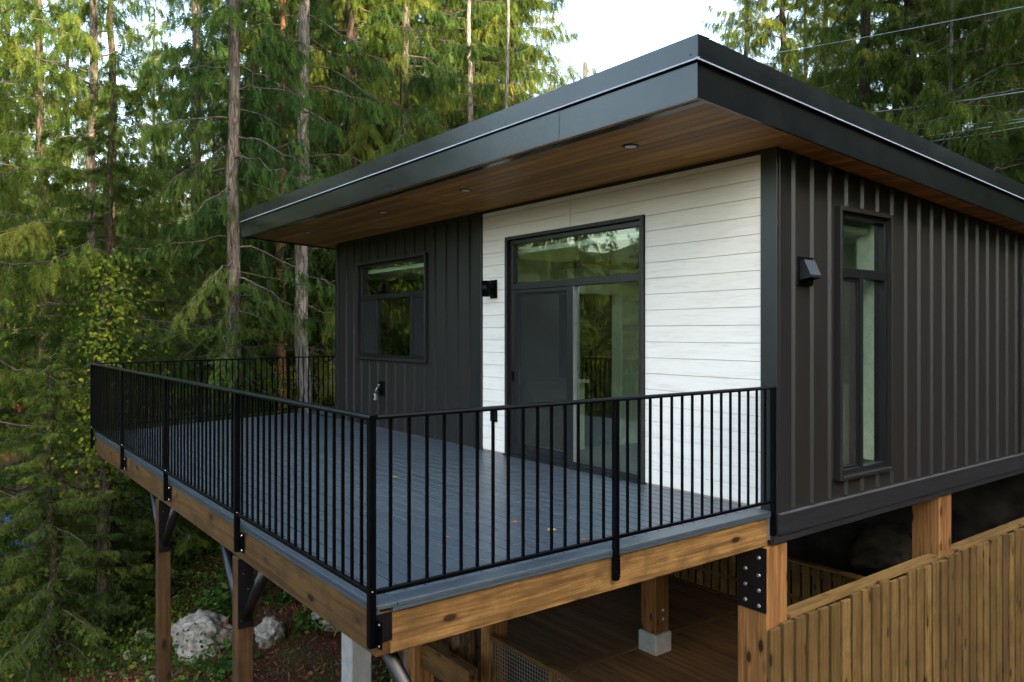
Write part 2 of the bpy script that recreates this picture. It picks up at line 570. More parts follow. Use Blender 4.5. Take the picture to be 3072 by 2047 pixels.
def height(x, y):
    x = np.asarray(x, float); y = np.asarray(y, float)
    s = np.maximum(0, y + 4.5)
    hl = -4.0 + .27 * np.minimum(s, 9) + .12 * np.maximum(0, np.minimum(s, 60) - 9)
    hl = hl - .03 * np.maximum(0, -20 - x).clip(0, 40)
    m = np.maximum(sstep((-6.2 - x) / 2.5), sstep((y - 7.0) / 2.5))
    h = (1 - m) * -3.6 + m * hl
    far = sstep((-y - 7) / 25) * -1.0
    added_ridge = sstep((x - 12) / 83) * (62 + 5 * sstep((y - 15) / 8) + 1.5 * np.sin(y * .21) + .9 * np.sin(x * .3 + y * .13))  # unseen rise added to keep the sun off house and near trees
    added_ridge = added_ridge * sstep((y + 52) / 28)
    rad = np.hypot(x + 4, y)
    added_ridge = np.maximum(added_ridge, .26 * np.maximum(0, np.minimum(rad, 190) - 72) * (1 + .08 * np.sin(x * .09) + .08 * np.sin(y * .11)))  # unseen hill ring added to hide the bright horizon from the glass
    clear = np.where((x > -6.4) & (y < 7.2), .25, 1.0)
    return h + far + added_ridge + wav(x, y) * clear


def hz(x, y): return float(height(x, y))


def ground_hit(px, py):
    """where the sight line through this point of the frame meets the ground"""
    r = (px - CXP) / FPX; z = (HYP - py) / FPX
    F = 6.0
    while F < 60:
        x, y = spot(px, F)
        if CAM.z + z * F < hz(x, y): break
        F += .05
    return x, y, hz(x, y), F


u = np.linspace(-1, 1, 190)
gx = -6 + 14 * np.sinh(u * 3.9); gy = 2 + 14 * np.sinh(u * 3.9)
X, Y = np.meshgrid(gx, gy, indexing='ij')
Z = height(X, Y)
V = np.stack([X, Y, Z], -1).reshape(-1, 3)
n = len(u)
ii, jj = np.meshgrid(np.arange(n - 1), np.arange(n - 1), indexing='ij')
a = (ii * n + jj).ravel()
Q = np.stack([a, a + n, a + n + 1, a + 1], -1)
cxm = np.maximum(V[Q].mean(1)[:, 0], np.hypot(V[Q].mean(1)[:, 0], V[Q].mean(1)[:, 1]) - 52)
g = link('ground', np_mesh('ground', V, Q, [M['ground'], M['hill']], (cxm > 16).astype(int), True))
tag(g, 'brown forest floor with bark mulch sloping down under the deck', 'ground', kind='structure')

# ------------------------------------------------------------------ house
HX0, HX1, HY1 = -8.89, 0.0, 7.6
SL = .061


def soff(y): return 3.110 - SL * y


house = thing('house', 'modern house clad in dark metal and pale boards under a flat roof', 'house', (-4.4, 3.5, -.27))

_RIB = {}


def rib(axis, c, z0, z1, parent, w0=.030, w1=.014, d=.027, face=0.0):
    """standing rib of folded metal: wide foot, narrow crest, sloping flanks"""
    h = round(z1 - z0, 4)
    key = (axis, h)
    if key not in _RIB:
        prof = [(-w0, 0), (-w1, d), (w1, d), (w0, 0)]
        V = [((a, -b, z) if axis == 'y' else (b, a, z)) for z in (0, h) for a, b in prof]
        F = [(0, 1, 5, 4), (1, 2, 6, 5), (2, 3, 7, 6), (0, 3, 2, 1), (4, 5, 6, 7)]
        me = raw_mesh('batten', V, F, M['siding'])
        import bmesh
        bm = bmesh.new(); bm.from_mesh(me); bmesh.ops.recalc_face_normals(bm, faces=bm.faces); bm.to_mesh(me); bm.free()
        _RIB[key] = me
    return link('batten', _RIB[key], parent, (c, face, z0) if axis == 'y' else (face, c, z0))


# structural core walls (behind the cladding), with openings built from pieces
core = M['drywall']


def wall_front(parent):
    # pieces around the window (x -7.99..-5.74, z 1.12..2.69) and the door (x -3.83..-1.51, z 0..2.715)
    w = box('front_wall', -8.86, -7.96, .03, .16, -.27, 3.09, M['siding'], parent)
    for (x0, x1, z0, z1) in ((-7.96, -5.77, -.27, 1.15), (-7.96, -5.77, 2.66, 3.09), (-5.77, -3.80, -.27, 3.09),
                             (-3.80, -1.54, 2.69, 3.09), (-3.80, -1.54, -.27, -.002), (-1.54, -.03, -.27, 3.09)):
        box('wall_panel', x0, x1, .03, .16, z0, z1, core, w)
    return w


fw = wall_front(house)
swall = box('side_wall', -.16, -.03, .16, .955, -.27, 3.04, core, house)
for (y0, y1, z0, z1) in ((.955, 1.89, -.27, .21), (.955, 1.89, 2.665, 2.98), (1.89, HY1, -.27, 2.635)):
    box('wall_panel', -.16, -.03, y0, y1, z0, z1, core, swall)
bw = box('back_wall', HX0 + .03, -4.0, HY1 - .13, HY1, -.27, 2.6, M['siding'], house)
box('wall_panel', -1.0, -.03, HY1 - .13, HY1, -.27, 2.6, M['siding'], bw)
box('wall_panel', -4.0, -1.0, HY1 - .13, HY1, 2.3, 2.6, M['siding'], bw)
box('wall_panel', -4.0, -1.0, HY1 - .13, HY1, -.27, .3, M['siding'], bw)
box('added_back_window', -4.0, -1.0, HY1 - .07, HY1 - .066, .3, 2.3, M['glass'], house)  # unseen glazing added so daylight enters from the rear
lw = box('left_wall', HX0 + .03, HX0 + .16, .16, HY1 - .13, -.27, 2.6, M['siding'], house)
flr = box('floor_slab', HX0 + .16, -.16, .16, HY1 - .13, -.25, -.04, M['floor_in'], house)
cl = box('ceiling', HX0 + .16, -.16, .16, .8, 2.52, 2.58, M['drywall'], house)
box('ceiling_panel', HX0 + .16, -.16, 1.5, HY1 - .13, 2.52, 2.58, M['drywall'], cl)
box('ceiling_panel', HX0 + .16, -1.15, .8, 1.5, 2.52, 2.58, M['drywall'], cl)
box('ceiling_panel', -.45, -.16, .8, 1.5, 2.52, 2.58, M['drywall'], cl)
for (x0, x1, y0, y1) in ((-1.20, -1.15, .75, 1.55), (-.45, -.40, .75, 1.55), (-1.15, -.45, .75, .8), (-1.15, -.45, 1.5, 1.55)):
    box('fill_shaft_wall', x0, x1, y0, y1, 2.585, 3.0, M['drywall'], cl)  # lining of the unseen roof opening added for room light
box('partition_wall', -1.05, -.165, 2.35, 2.45, -.04, 2.52, M['drywall'], house)
box('partition_wall', -4.40, -4.28, .16, 5.0, -.04, 2.52, M['drywall'], house)

# dark metal board and batten, front
pan = box('siding_panel', -8.79, -7.985, .006, .03, -.018, 3.06, M['siding'], house)
for (x0, x1, z0, z1) in ((-7.985, -5.745, -.018, 1.125), (-7.985, -5.745, 2.685, 3.06), (-5.745, -4.53, -.018, 3.06)):
    box('panel', x0, x1, .006, .03, z0, z1, M['siding'], pan)
xb = -8.46
while xb < -4.6:
    if -8.0 < xb < -5.73:
        rib('y', xb, .0, 1.09, pan, .022, .012, .027, .0055)
        rib('y', xb, 2.72, 3.06, pan, .022, .012, .027, .0055)
    else:
        rib('y', xb, .0, 3.06, pan, .022, .012, .027, .0055)
    xb += .2925
box('corner_trim', HX0, -8.79, -.016, .03, -.018, 3.075, M['trim'], house, .003)
box('corner_trim', -8.90, -8.862, .0305, .14, -.018, 3.05, M['trim'], house, .003)
box('inner_trim', -4.53, -4.352, -.030, .03, -.018, 3.075, M['trim'], house, .003)
box('base_flashing', -8.79, -4.53, -.030, .005, -.016, .004, M['flash_dark'], house)

# pale cladding boards
clad = box('cladding_backing', -4.35, -3.83, .012, .03, -.01, 3.075, M['groove'], house)
box('backing', -1.505, -.152, .012, .03, -.01, 3.075, M['groove'], clad)
box('backing', -3.83, -1.505, .012, .03, 2.72, 3.075, M['groove'], clad)
PIT = .1588
zt = 3.076
zl = [3.021]
while zl[-1] > .02: zl.append(zl[-1] - PIT)
edges = [zt] + zl
edges = [e for e in edges if e > .012] + [.012]
for zu, zd in zip(edges[:-1], edges[1:]):
    z0, z1 = zd + .002, zu - .002
    if z1 - z0 < .02: continue
    if z0 < 2.72 < z1 - .02:
        z0m = 2.722
        box('plank', -4.345, -3.836, -.003, .012, z0, z1, M['white'], clad, .0015)
        box('plank', -1.500, -.156, -.003, .012, z0, z1, M['white'], clad, .0015)
        box('plank', -3.836, -2.660, -.003, .012, z0m, z1, M['white'], clad, .0015)
        box('plank', -2.632, -1.500, -.003, .012, z0m, z1, M['white'], clad, .0015)
    elif z0 >= 2.72 - .025:
        box('plank', -4.345, -2.660, -.003, .012, max(z0, 2.722), z1, M['white'], clad, .0015)
        box('plank', -2.632, -.156, -.003, .012, max(z0, 2.722), z1, M['white'], clad, .0015)
    else:
        box('plank', -4.345, -3.836, -.003, .012, z0, z1, M['white'], clad, .0015)
        box('plank', -1.500, -.156, -.003, .012, z0, z1, M['white'], clad, .0015)
box('joint_strip', -2.657, -2.635, -.006, .012, 2.722, 3.072, M['white'], clad)

# right hand corner trim and side board and batten
box('corner_trim', -.151, .012, -.012, .03, -.02, 3.108, M['trim'], house, .003)
box('corner_trim', -.03, .0125, .031, .185, -.02, 3.095, M['trim'], house, .003)
span = box('side_siding_panel', -.03, -.004, .185, .935, -.018, 3.06, M['siding'], house)
for (y0, y1, z0, z1) in ((.935, 1.91, -.018, .19), (.935, 1.91, 2.69, 3.0), (1.91, HY1, -.018, 2.64)):
    box('panel', -.03, -.004, y0, y1, z0, z1, M['siding'], span)
hexa('panel', [(-.03, 1.91, 2.64), (-.03, 1.91, soff(1.91) - .005), (-.03, HY1, 2.64), (-.03, HY1, 2.645),
               (-.004, 1.91, 2.64), (-.004, 1.91, soff(1.91) - .005), (-.004, HY1, 2.64), (-.004, HY1, 2.645)], M['siding'], span)
yb = .2595
while yb < HY1 - .1:
    zt_ = soff(yb) - .012
    if .93 < yb < 1.93:
        rib('x', yb, .0, .155, span, .034, .014, .027, -.0045)
        rib('x', yb, 2.72, zt_, span, .034, .014, .027, -.0045)
    else:
        rib('x', yb, .0, zt_, span, .034, .014, .027, -.0045)
    yb += .2905
box('batten', -.004, .024, 5.30, 5.36, .0, soff(5.36) - .012, M['trim'], span, .002)
box('base_flashing', -.03, .034, .01, HY1, -.030, -.019, M['flash_dark'], house)
band = box('band_board', -.03, .022, -.002, 5.25, -.208, -.031, M['band'], house, .003)
box('board', -.03, .022, 5.253, HY1, -.208, -.031, M['band'], band, .003)
box('lower_board', -.03, .010, -.05, HY1, -.272, -.209, M['band'], band, .002)
box('frieze', -4.35, -.152, -.010, .03, 3.077, 3.113, M['frame'], house)
box('frieze', -8.79, -4.35, -.010, .03, 3.061, 3.113, M['frame'], house)


# windows
def frame_ring(name, axis, c, a0, a1, z0, z1, w, d0, d1, mat, parent, b=.003):
    """four bars of a frame; axis 'y' = lies in the front wall, 'x' = in the side wall"""
    first = None
    for k, (p0, p1, q0, q1) in enumerate(((a0, a1, z0, z0 + w), (a0, a1, z1 - w, z1), (a0, a0 + w, z0 + w, z1 - w), (a1 - w, a1, z0 + w, z1 - w))):
        if axis == 'y':
            o = box(name, p0, p1, c + d0, c + d1, q0, q1, mat, parent, b)
        else:
            o = box(name, c + d0, c + d1, p0, p1, q0, q1, mat, parent, b)
        first = first or o
    return first


win = box('window', -7.995, -7.955, -.045, .10, 1.12, 2.692, M['siding'], house, .003)         # left jamb of the surround
box('surround', -5.778, -5.738, -.045, .10, 1.12, 2.692, M['siding'], win, .003)
box('surround', -7.955, -5.778, -.0445, .10, 2.652, 2.692, M['siding'], win, .003)
box('sill', -8.0, -5.733, -.052, .10, 1.088, 1.12, M['siding'], win, .003)
frame_ring('frame', 'y', 0, -7.955, -5.778, 1.12, 2.652, .045, .018, .09, M['frame'], win)
box('transom_bar', -7.91, -5.823, .012, .09, 2.075, 2.145, M['frame'], win, .003)
for xm in (-7.375, -6.255):
    box('mullion', xm - .025, xm + .025, .012, .09, 1.165, 2.075, M['frame'], win, .003)
for (x0, x1, z0, z1) in ((-7.91, -5.823, 2.145, 2.607), (-7.35, -6.28, 1.165, 2.075), (-7.91, -7.40, 1.165, 2.075), (-6.23, -5.823, 1.165, 2.075)):
    box('pane', x0, x1, .052, .056, z0, z1, M['glass'], win)
for (x0, x1) in ((-7.91, -7.40), (-6.23, -5.823)):
    box('insect_screen', x0, x1, .034, .035, 1.165, 2.075, M['screen'], win)
    frame_ring('screen_frame', 'y', 0, x0, x1, 1.165, 2.075, .028, .026, .045, M['frame'], win, .002)

door = box('patio_door', -3.83, -3.788, -.035, .10, .0, 2.716, M['siding'], house, .003)
box('surround', -1.548, -1.506, -.035, .10, .0, 2.716, M['siding'], door, .003)
box('surround', -3.788, -1.548, -.0345, .10, 2.674, 2.716, M['siding'], door, .003)
frame_ring('frame', 'y', 0, -3.788, -1.548, .018, 2.674, .055, .014, .10, M['frame'], door)
box('transom_bar', -3.733, -1.603, .008, .10, 2.055, 2.135, M['frame'], door, .003)
box('meeting_stile', -2.675, -2.60, .004, .09, .073, 2.055, M['frame'], door, .003)
box('stile_edge', -2.600, -2.590, .014, .08, .073, 2.055, M['galv'], door)
box('pane', -3.733, -1.603, .055, .059, 2.135, 2.619, M['glass'], door)
box('pane', -2.59, -1.603, .055, .059, .073, 2.055, M['glass'], door)
box('pane', -3.66, -2.675, .075, .079, .16, 1.98, M['glass'], door)
frame_ring('sash', 'y', 0, -3.733, -2.675, .073, 2.055, .075, .066, .092, M['frame'], door)
box('insect_screen', -3.70, -2.69, .030, .031, .10, 2.03, M['screen'], door)
frame_ring('screen_frame', 'y', 0, -3.733, -2.676, .075, 2.053, .045, .022, .044, M['frame'], door, .002)
box('screen_latch', -3.728, -3.705, -.004, .022, .93, 1.05, M['black'], door, .003)
box('door_handle', -3.645, -3.625, .040, .060, .88, 1.10, M['chrome'], door, .004)
box('threshold', -3.85, -1.49, -.055, .10, .0045, .018, M['frame'], door, .002)

sw = box('side_window', -.03, .060, .925, .965, .155, 2.70, M['siding'], house, .003)
box('surround', -.03, .060, 1.885, 1.925, .155, 2.70, M['siding'], sw, .003)
box('surround', -.03, .0595, .965, 1.885, 2.66, 2.70, M['siding'], sw, .003)
box('sill', -.03, .064, .965, 1.885, .155, .19, M['siding'], sw, .003)
frame_ring('frame', 'x', 0, .965, 1.885, .19, 2.66, .05, -.10, .012, M['frame'], sw)
box('transom_bar', -.10, .016, 1.015, 1.835, 2.045, 2.135, M['frame'], sw, .003)
box('mullion', -.10, .016, 1.36, 1.41, .24, 2.045, M['frame'], sw, .003)
for (y0, y1, z0, z1) in ((1.015, 1.835, 2.135, 2.61), (1.41, 1.835, .24, 2.045), (1.015, 1.36, .24, 2.045)):
    box('pane', -.052, -.048, y0, y1, z0, z1, M['glass'], sw)
box('insect_screen', -.017, -.016, 1.015, 1.36, .24, 2.045, M['screen'], sw)
frame_ring('screen_frame', 'x', 0, 1.015, 1.36, .24, 2.045, .03, -.028, -.004, M['frame'], sw, .002)
for (y0, y1, z0, z1) in ((1.835, 1.90, .24, 2.61), (.95, 1.015, .24, 2.61)):
    box('jamb_lining', -.28, -.10, y0, y1, z0, z1, M['whitepaint'], sw)

# soffit planks: run along x, follow the fall of the roof to the back
RX0, RX1, RY0, RY1 = -9.545, .331, -1.452, 8.3
SKX0, SKX1, SKY0, SKY1 = -1.15, -.45, .8, 1.5        # small skylight added unseen to brighten the room at the side window


def slab(name, x0, x1, y0, y1, lo, hi, mat, parent):
    return hexa(name, [(x0, y0, soff(y0) + lo), (x0, y0, soff(y0) + hi), (x0, y1, soff(y1) + lo), (x0, y1, soff(y1) + hi),
                       (x1, y0, soff(y0) + lo), (x1, y0, soff(y0) + hi), (x1, y1, soff(y1) + lo), (x1, y1, soff(y1) + hi)], mat, parent)


def slab_ring(name, x0, x1, y0, y1, lo, hi, mat, parent, piece):
    o = slab(name, x0, x1, y0, SKY0, lo, hi, mat, parent)
    slab(piece, x0, x1, SKY1, y1, lo, hi, mat, o)
    slab(piece, x0, SKX0, SKY0, SKY1, lo, hi, mat, o)
    slab(piece, SKX1, x1, SKY0, SKY1, lo, hi, mat, o)
    return o


soffit = slab_ring('soffit', RX0 + .03, RX1 - .03, RY0 + .03, RY1 - .03, .03, .08, M['frame'], house, 'backing')


def soff_plank(x0, x1, y0, y1, mat, name='plank', dz=0.0, th=.018):
    return hexa(name, [(x0, y0, soff(y0) + dz), (x0, y0, soff(y0) + th + dz), (x0, y1, soff(y1) + dz), (x0, y1, soff(y1) + th + dz),
                       (x1, y0, soff(y0) + dz), (x1, y0, soff(y0) + th + dz), (x1, y1, soff(y1) + dz), (x1, y1, soff(y1) + th + dz)], mat, soffit)


soff_plank(RX0 + .04, RX1 - .04, RY0 + .022, RY0 + .10, M['soffit'])
soff_plank(RX0 + .04, RX1 - .04, RY0 + .104, RY0 + .175, M['fascia'], 'vent_strip', -.004)
y0 = RY0 + .180
PW = .118
while y0 < -.02:
    y1 = min(y0 + PW - .008, -.012)
    cuts = sorted([RX0 + .04] + [c for c in (-7.0 + rnd.uniform(-1, 1), -2.2 + rnd.uniform(-1.6, 1.6)) if abs(c + 4.42) > .3] + [-4.436, -4.404, RX1 - .04])
    for c0, c1 in zip(cuts[:-1], cuts[1:]):
        if abs(c0 + 4.436) < .001: continue
        soff_plank(c0 + .0008, c1 - .0008, y0, y1, M['soffit'])
    y0 += PW
soff_plank(-4.434, -4.406, RY0 + .18, -.012, M['soffit'], 'cover_strip', -.004)
y0 = .0
while y0 < RY1 - .15:
    soff_plank(.016, RX1 - .04, y0, y0 + PW - .008, M['soffit'])
    if y0 < 3.5: soff_plank(RX0 + .04, HX0 - .01, y0, y0 + PW - .008, M['soffit'])
    y0 += PW

# roof deck and fascia
roof = slab_ring('roof', RX0 + .06, RX1 - .06, RY0 + .06, RY1 - .06, .10, .385, M['roofing'], house, 'roof_panel')
slab('fill_skylight', SKX0 - .05, SKX1 + .05, SKY0 - .05, SKY1 + .05, .40, .406, M['glass'], roof)  # unseen roof glazing added to brighten the interior
ZB, ZM, ZT = 3.178, 3.428, 3.613


def sfz(z, y): return z - SL * (y - RY0)


# front fascia: sheets with lap joints
for x0, x1 in ((RX0, -7.3), (-7.3, -4.36), (-4.36, -1.15), (-1.15, RX1)):
    box('lower_fascia', x0 + .0006, x1 - .0006, RY0 - .003 * (round(x0 * 7) % 2), RY0 + .02, ZB, ZM, M['fascia'], roof)
for x0, x1 in ((RX0, -6.15), (-6.15, -3.35), (-3.35, RX1)):
    box('upper_fascia', x0 - .014 * (x0 == RX0) + .0006, x1 + .014 * (x1 == RX1) - .0006, RY0 - .014 - .003 * (x0 > -5 and x0 < -3.4), RY0 + .02, ZM + .028, ZT, M['fascia'], roof)
    prism_x('drip_edge', [(RY0 - .014, ZM + .028), (RY0 - .030, ZM + .010), (RY0 - .028, ZM + .008), (RY0 - .004, ZM + .026)], x0 - .026 * (x0 == RX0), x1 + .026 * (x1 == RX1), M['flash'], roof)
box('cap_flashing', RX0 - .014, RX1 + .014, RY0 - .014, RY0 + .12, ZT + .0005, ZT + .006, M['fascia'], roof)
box('soffit_return', RX0 + .01, RX1 - .01, RY0 + .001, RY0 + .018, ZB - .004, ZB - .0005, M['fascia'], roof)


def side_fascia(name, xf, sgn, y0, y1, za, zb, th, mat):
    xi = xf - sgn * th
    xa, xb_ = min(xf, xi), max(xf, xi)
    return hexa(name, [(xa, y0, sfz(za, y0)), (xa, y0, sfz(zb, y0)), (xa, y1, sfz(za, y1)), (xa, y1, sfz(zb, y1)),
                       (xb_, y0, sfz(za, y0)), (xb_, y0, sfz(zb, y0)), (xb_, y1, sfz(za, y1)), (xb_, y1, sfz(zb, y1))], mat, roof)


for y0, y1 in ((RY0 + .0205, .55), (.551, 3.55), (3.551, 6.6), (6.601, RY1)):
    side_fascia('lower_fascia', RX1, 1, y0, y1, ZB, ZM, .02, M['fascia'])
for y0, y1 in ((RY0 + .0205, 1.95), (1.951, 4.95), (4.951, RY1)):
    side_fascia('upper_fascia', RX1 + .014, 1, y0, y1, ZM + .028, ZT, .034, M['fascia'])
    o = hexa('drip_edge', [(RX1 - .004, y0 - .05 * (y0 < 0), sfz(ZM + .024, y0)), (RX1 + .014, y0 - .05 * (y0 < 0), sfz(ZM + .0275, y0)), (RX1 - .004, y1, sfz(ZM + .024, y1)), (RX1 + .014, y1, sfz(ZM + .0275, y1)),
                           (RX1 + .032, y0 - .05 * (y0 < 0), sfz(ZM + .004, y0)), (RX1 + .034, y0 - .05 * (y0 < 0), sfz(ZM + .007, y0)), (RX1 + .032, y1, sfz(ZM + .004, y1)), (RX1 + .034, y1, sfz(ZM + .007, y1))], M['flash'], roof)
hexa('cap_flashing', [(RX1 - .12, RY0 + .1205, sfz(ZT, RY0 + .12)), (RX1 - .12, RY0 + .1205, sfz(ZT + .006, RY0 + .12)), (RX1 - .12, RY1, sfz(ZT, RY1)), (RX1 - .12, RY1, sfz(ZT + .006, RY1)),
                      (RX1 + .014, RY0 + .1205, sfz(ZT, RY0 + .12)), (RX1 + .014, RY0 + .1205, sfz(ZT + .006, RY0 + .12)), (RX1 + .014, RY1, sfz(ZT, RY1)), (RX1 + .014, RY1, sfz(ZT + .006, RY1))], M['fascia'], roof)
side_fascia('lower_fascia', RX0, -1, RY0 + .0205, RY1, ZB, ZM, .02, M['fascia'])
side_fascia('upper_fascia', RX0 - .014, -1, RY0 + .0205, RY1, ZM + .028, ZT, .034, M['fascia'])
scr = raw_mesh('screw', *tube_arrays([(0, 0, 0), (0, -.004, 0)], .006, 6, True), M['steel'])
for xs in (-8.2, -6.20, -5.3, -3.40, -1.9, .28): link('screw', scr, roof, (xs, RY0 - .0145, ZM + .06))
scr2 = raw_mesh('screw', *tube_arrays([(0, 0, 0), (.004, 0, 0)], .006, 6, True), M['steel'])
for ys in (RY0 + .06, -.1, 1.90, 3.6, 4.9): link('screw', scr2, roof, (RX1 + .0145, ys, sfz(ZM + .06, ys)))
for (xs, zs) in ((.0125, .85), (.0125, .02), (.0125, 1.9)): link('screw', scr2, house, (xs, .09, zs))


# recessed pot lights in the soffit
def disc(name, c, r, mat, parent, n=20, th=.004):
    V, F = tube_arrays([(0, 0, 0), (0, 0, -th)], r, n, True)
    return link(name, raw_mesh(name, V, F, mat), parent, c)


for i, (x, lab) in enumerate(((-.88, 'recessed round soffit light nearest the front roof corner'), (-3.47, 'recessed round soffit light above the glass patio door'),
                              (-5.47, 'recessed round soffit light just right of the dark wall window'), (-8.05, 'recessed round soffit light at the far left roof end'))):
    y = -.86
    t = thing('soffit_light', lab, 'light', (x, y, soff(y)), 0, 'recessed lights in the soffit')
    disc('trim_ring', (x, y, soff(y) - .001), .075, M['black'], t)
    disc('lens', (x, y, soff(y) - .0055), .050, M['lens'], t)

# wall lamp beside the door
t = thing('wall_lamp', 'black cylinder wall lamp left of the patio door', 'lamp', (-4.095, -.004, 1.96))
box('back_plate', -4.16, -4.02, -.022, -.0035, 1.965, 2.20, M['black'], t, .004)
box('arm', -4.11, -4.07, -.07, -.022, 2.05, 2.10, M['black'], t, .003)
tube('shade', [(-4.10, -.125, 1.985), (-4.10, -.125, 2.185)], .058, M['black'], t, 20)
# outlet, hose bib, dryer vent
t = thing('outlet_box', 'small black outlet cover low on the white boards by the door', 'outlet', (-4.08, -.004, .39))
box('cover', -4.15, -4.015, -.030, -.0035, .39, .535, M['black'], t, .006)
box('lid', -4.135, -4.03, -.037, -.030, .405, .52, M['frame'], t, .004)
t = thing('hose_bib', 'chrome hose tap with small lock box on the dark wall', 'tap', (-7.12, 0, .52))
box('plate', -7.215, -7.025, -.030, .0055, .525, .75, M['black'], t, .004)
tube('spout', [(-7.12, -.03, .655), (-7.12, -.10, .65), (-7.12, -.13, .60)], [.017, .016, .014], M['chrome'], t, 10)
tube('handle', [(-7.165, -.075, .70), (-7.075, -.075, .70)], .011, M['chrome'], t, 8)
tube('neck', [(-7.12, -.075, .655), (-7.12, -.075, .705)], .010, M['chrome'], t, 8)
t = thing('lock_box', 'small silver key lock box hanging from the hose tap', 'lock box', (-7.12, -.12, .45))
box('body', -7.155, -7.095, -.155, -.110, .455, .56, M['galv'], t, .008)
tube('shackle', [(-7.145, -.13, .555), (-7.145, -.13, .605), (-7.105, -.13, .605), (-7.105, -.13, .555)], .005, M['chrome'], t, 6)
box('keypad', -7.145, -7.105, -.1565, -.155, .49, .545, M['black'], t)
t = thing('wall_vent', 'black hooded exhaust vent on the dark side wall by the window', 'vent', (.0, .41, 1.95))
box('back_plate', -.003, .022, .288, .530, 1.945, 2.195, M['black'], t, .004)
hood = raw_mesh('hood', [(.022, .315, 2.165), (.022, .485, 2.165), (.022, .315, 1.99), (.022, .485, 1.99), (.062, .315, 2.165), (.062, .485, 2.165), (.125, .315, 2.03), (.125, .485, 2.03), (.125, .315, 2.005), (.125, .485, 2.005)],
                [(0, 1, 5, 4), (4, 5, 7, 6), (6, 7, 9, 8), (0, 4, 6, 8, 2), (1, 3, 9, 7, 5)], M['trim'])
for v in hood.vertices: v.co -= Vector((.06, .4, 2.08))
link('hood', hood, t, (.06, .4, 2.08))

# rooms behind the glass
t = thing('kitchen_cabinet', 'tall pale kitchen cabinets seen through the patio door', 'cabinet', (-4.0, 2.8, -.04))
box('carcass', -4.27, -3.74, 1.92, 4.2, -.04, 2.40, M['cabinet'], t)
box('fridge_niche', -4.27, -3.90, 1.25, 1.915, -.04, 2.05, M['frame'], t)
box('top_cupboard', -4.27, -3.74, 1.25, 1.915, 2.055, 2.40, M['cabinet'], t, .003)
box('counter', -4.27, -3.66, .35, 1.245, .86, .90, M['drywall'], t)
box('base_cupboard', -4.27, -3.74, .35, 1.245, -.04, .855, M['cabinet'], t, .003)
for k in range(4):
    y0 = 1.925 + k * .57
    d = box('cabinet_door', -3.739, -3.715, y0, y0 + .564, .06, 1.98, M['cabinet'], t, .003)
    yh = y0 + (.515 if k % 2 == 0 else .03)
    box('handle', -3.714, -3.690, yh, yh + .018, .95, 1.20, M['black'], d)
    box('cabinet_door', -3.739, -3.715, y0, y0 + .564, 1.99, 2.39, M['cabinet'], t, .003)
tw = thing('wrapped_mattress', 'white plastic wrapped bundle leaning inside the side window', 'mattress', (-.5, 1.72, -.04))
box('mattress', -.62, -.42, 1.30, 2.3, -.04, .98, M['whitepaint'], tw, .06)

# ------------------------------------------------------------------ deck
deck = thing('deck', 'raised blue-grey composite deck on timber beams in front of the house', 'deck', (-4.6, -1.9, -.30))


def xleft(y): return -9.20 - (y + 3.765) * .298


BW = .1385
yy = -3.765
k = 0
while yy < 3.2:
    y0, y1 = yy + .0045, yy + BW - .0045
    if y0 < -.02 and y1 > -.004: y1 = -.033
    right = -.03 if k == 0 else (-.175 if y1 < 0 else HX0 - .045)
    cuts = [right]
    xx = right - (rnd.uniform(1.2, 3.6) if k else 3.4)
    lim = xleft(y1)
    while xx > lim + .6:
        cuts.append(xx); xx -= rnd.choice((2.44, 3.05, 3.66))
    cuts.append(None)
    for c1, c0 in zip(cuts[:-1], cuts[1:]):
        if c0 is None:
            hexa('deck_board', [(xleft(y0), y0, -.025), (xleft(y0), y0, 0), (xleft(y1), y1, -.025), (xleft(y1), y1, 0),
                                (c1 - .0015, y0, -.025), (c1 - .0015, y0, 0), (c1 - .0015, y1, -.025), (c1 - .0015, y1, 0)], M['deck'], deck)
        else:
            box('deck_board', c0 + .0015, c1 - .0015, y0, y1, -.025, 0, M['deck'], deck, .003)
    yy += BW; k += 1
box('deck_board', -.172, -.03, -3.765 + BW, -.033, -.025, .0005, M['deck'], deck, .003)
box('edge_strip', -.052, -.0325, -3.66, -.033, -.048, -.0255, M['deck'], deck)
box('edge_strip', -9.15, -.0325, -3.762, -3.74, -.048, -.0255, M['deck'], deck)
# beams and joists
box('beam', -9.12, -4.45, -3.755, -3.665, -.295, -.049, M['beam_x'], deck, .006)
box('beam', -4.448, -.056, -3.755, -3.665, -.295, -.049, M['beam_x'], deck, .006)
box('rim_beam', -.145, -.055, -3.663, -.045, -.297, -.049, M['beam_y'], deck, .006)
for i in range(22):
    x = -.55 - i * .405
    box('joist', x - .019, x + .019, -3.66, -.03, -.27, -.027, M['beam_y'], deck)
dl = math.atan2(.298, 1)
tl = link('left_beam', box_mesh(.09, 6.6, .246, .006, M['beam_y']), deck, (xleft(-.65) + .10, -.45, -.172), (0, 0, dl))
# corner plate of the beam
box('corner_plate', -.0545, -.0505, -3.757, -3.655, -.215, -.055, M['steel'], deck)

# deck posts with steel knuckles and pipe braces
bolt_m = {}


def bolts(parent, pts, axis, r=.010, h=.007, mat='bolt'):
    key = (axis, r, h, mat)
    if key not in bolt_m:
        d = {'x': (h, 0, 0), 'y': (0, -h, 0)}[axis]
        V, F = tube_arrays([(0, 0, 0), d], [r, r * .7], 8, True)
        bolt_m[key] = raw_mesh('bolt', V, F, M[mat])
    for p in pts: link('bolt', bolt_m[key], parent, p)


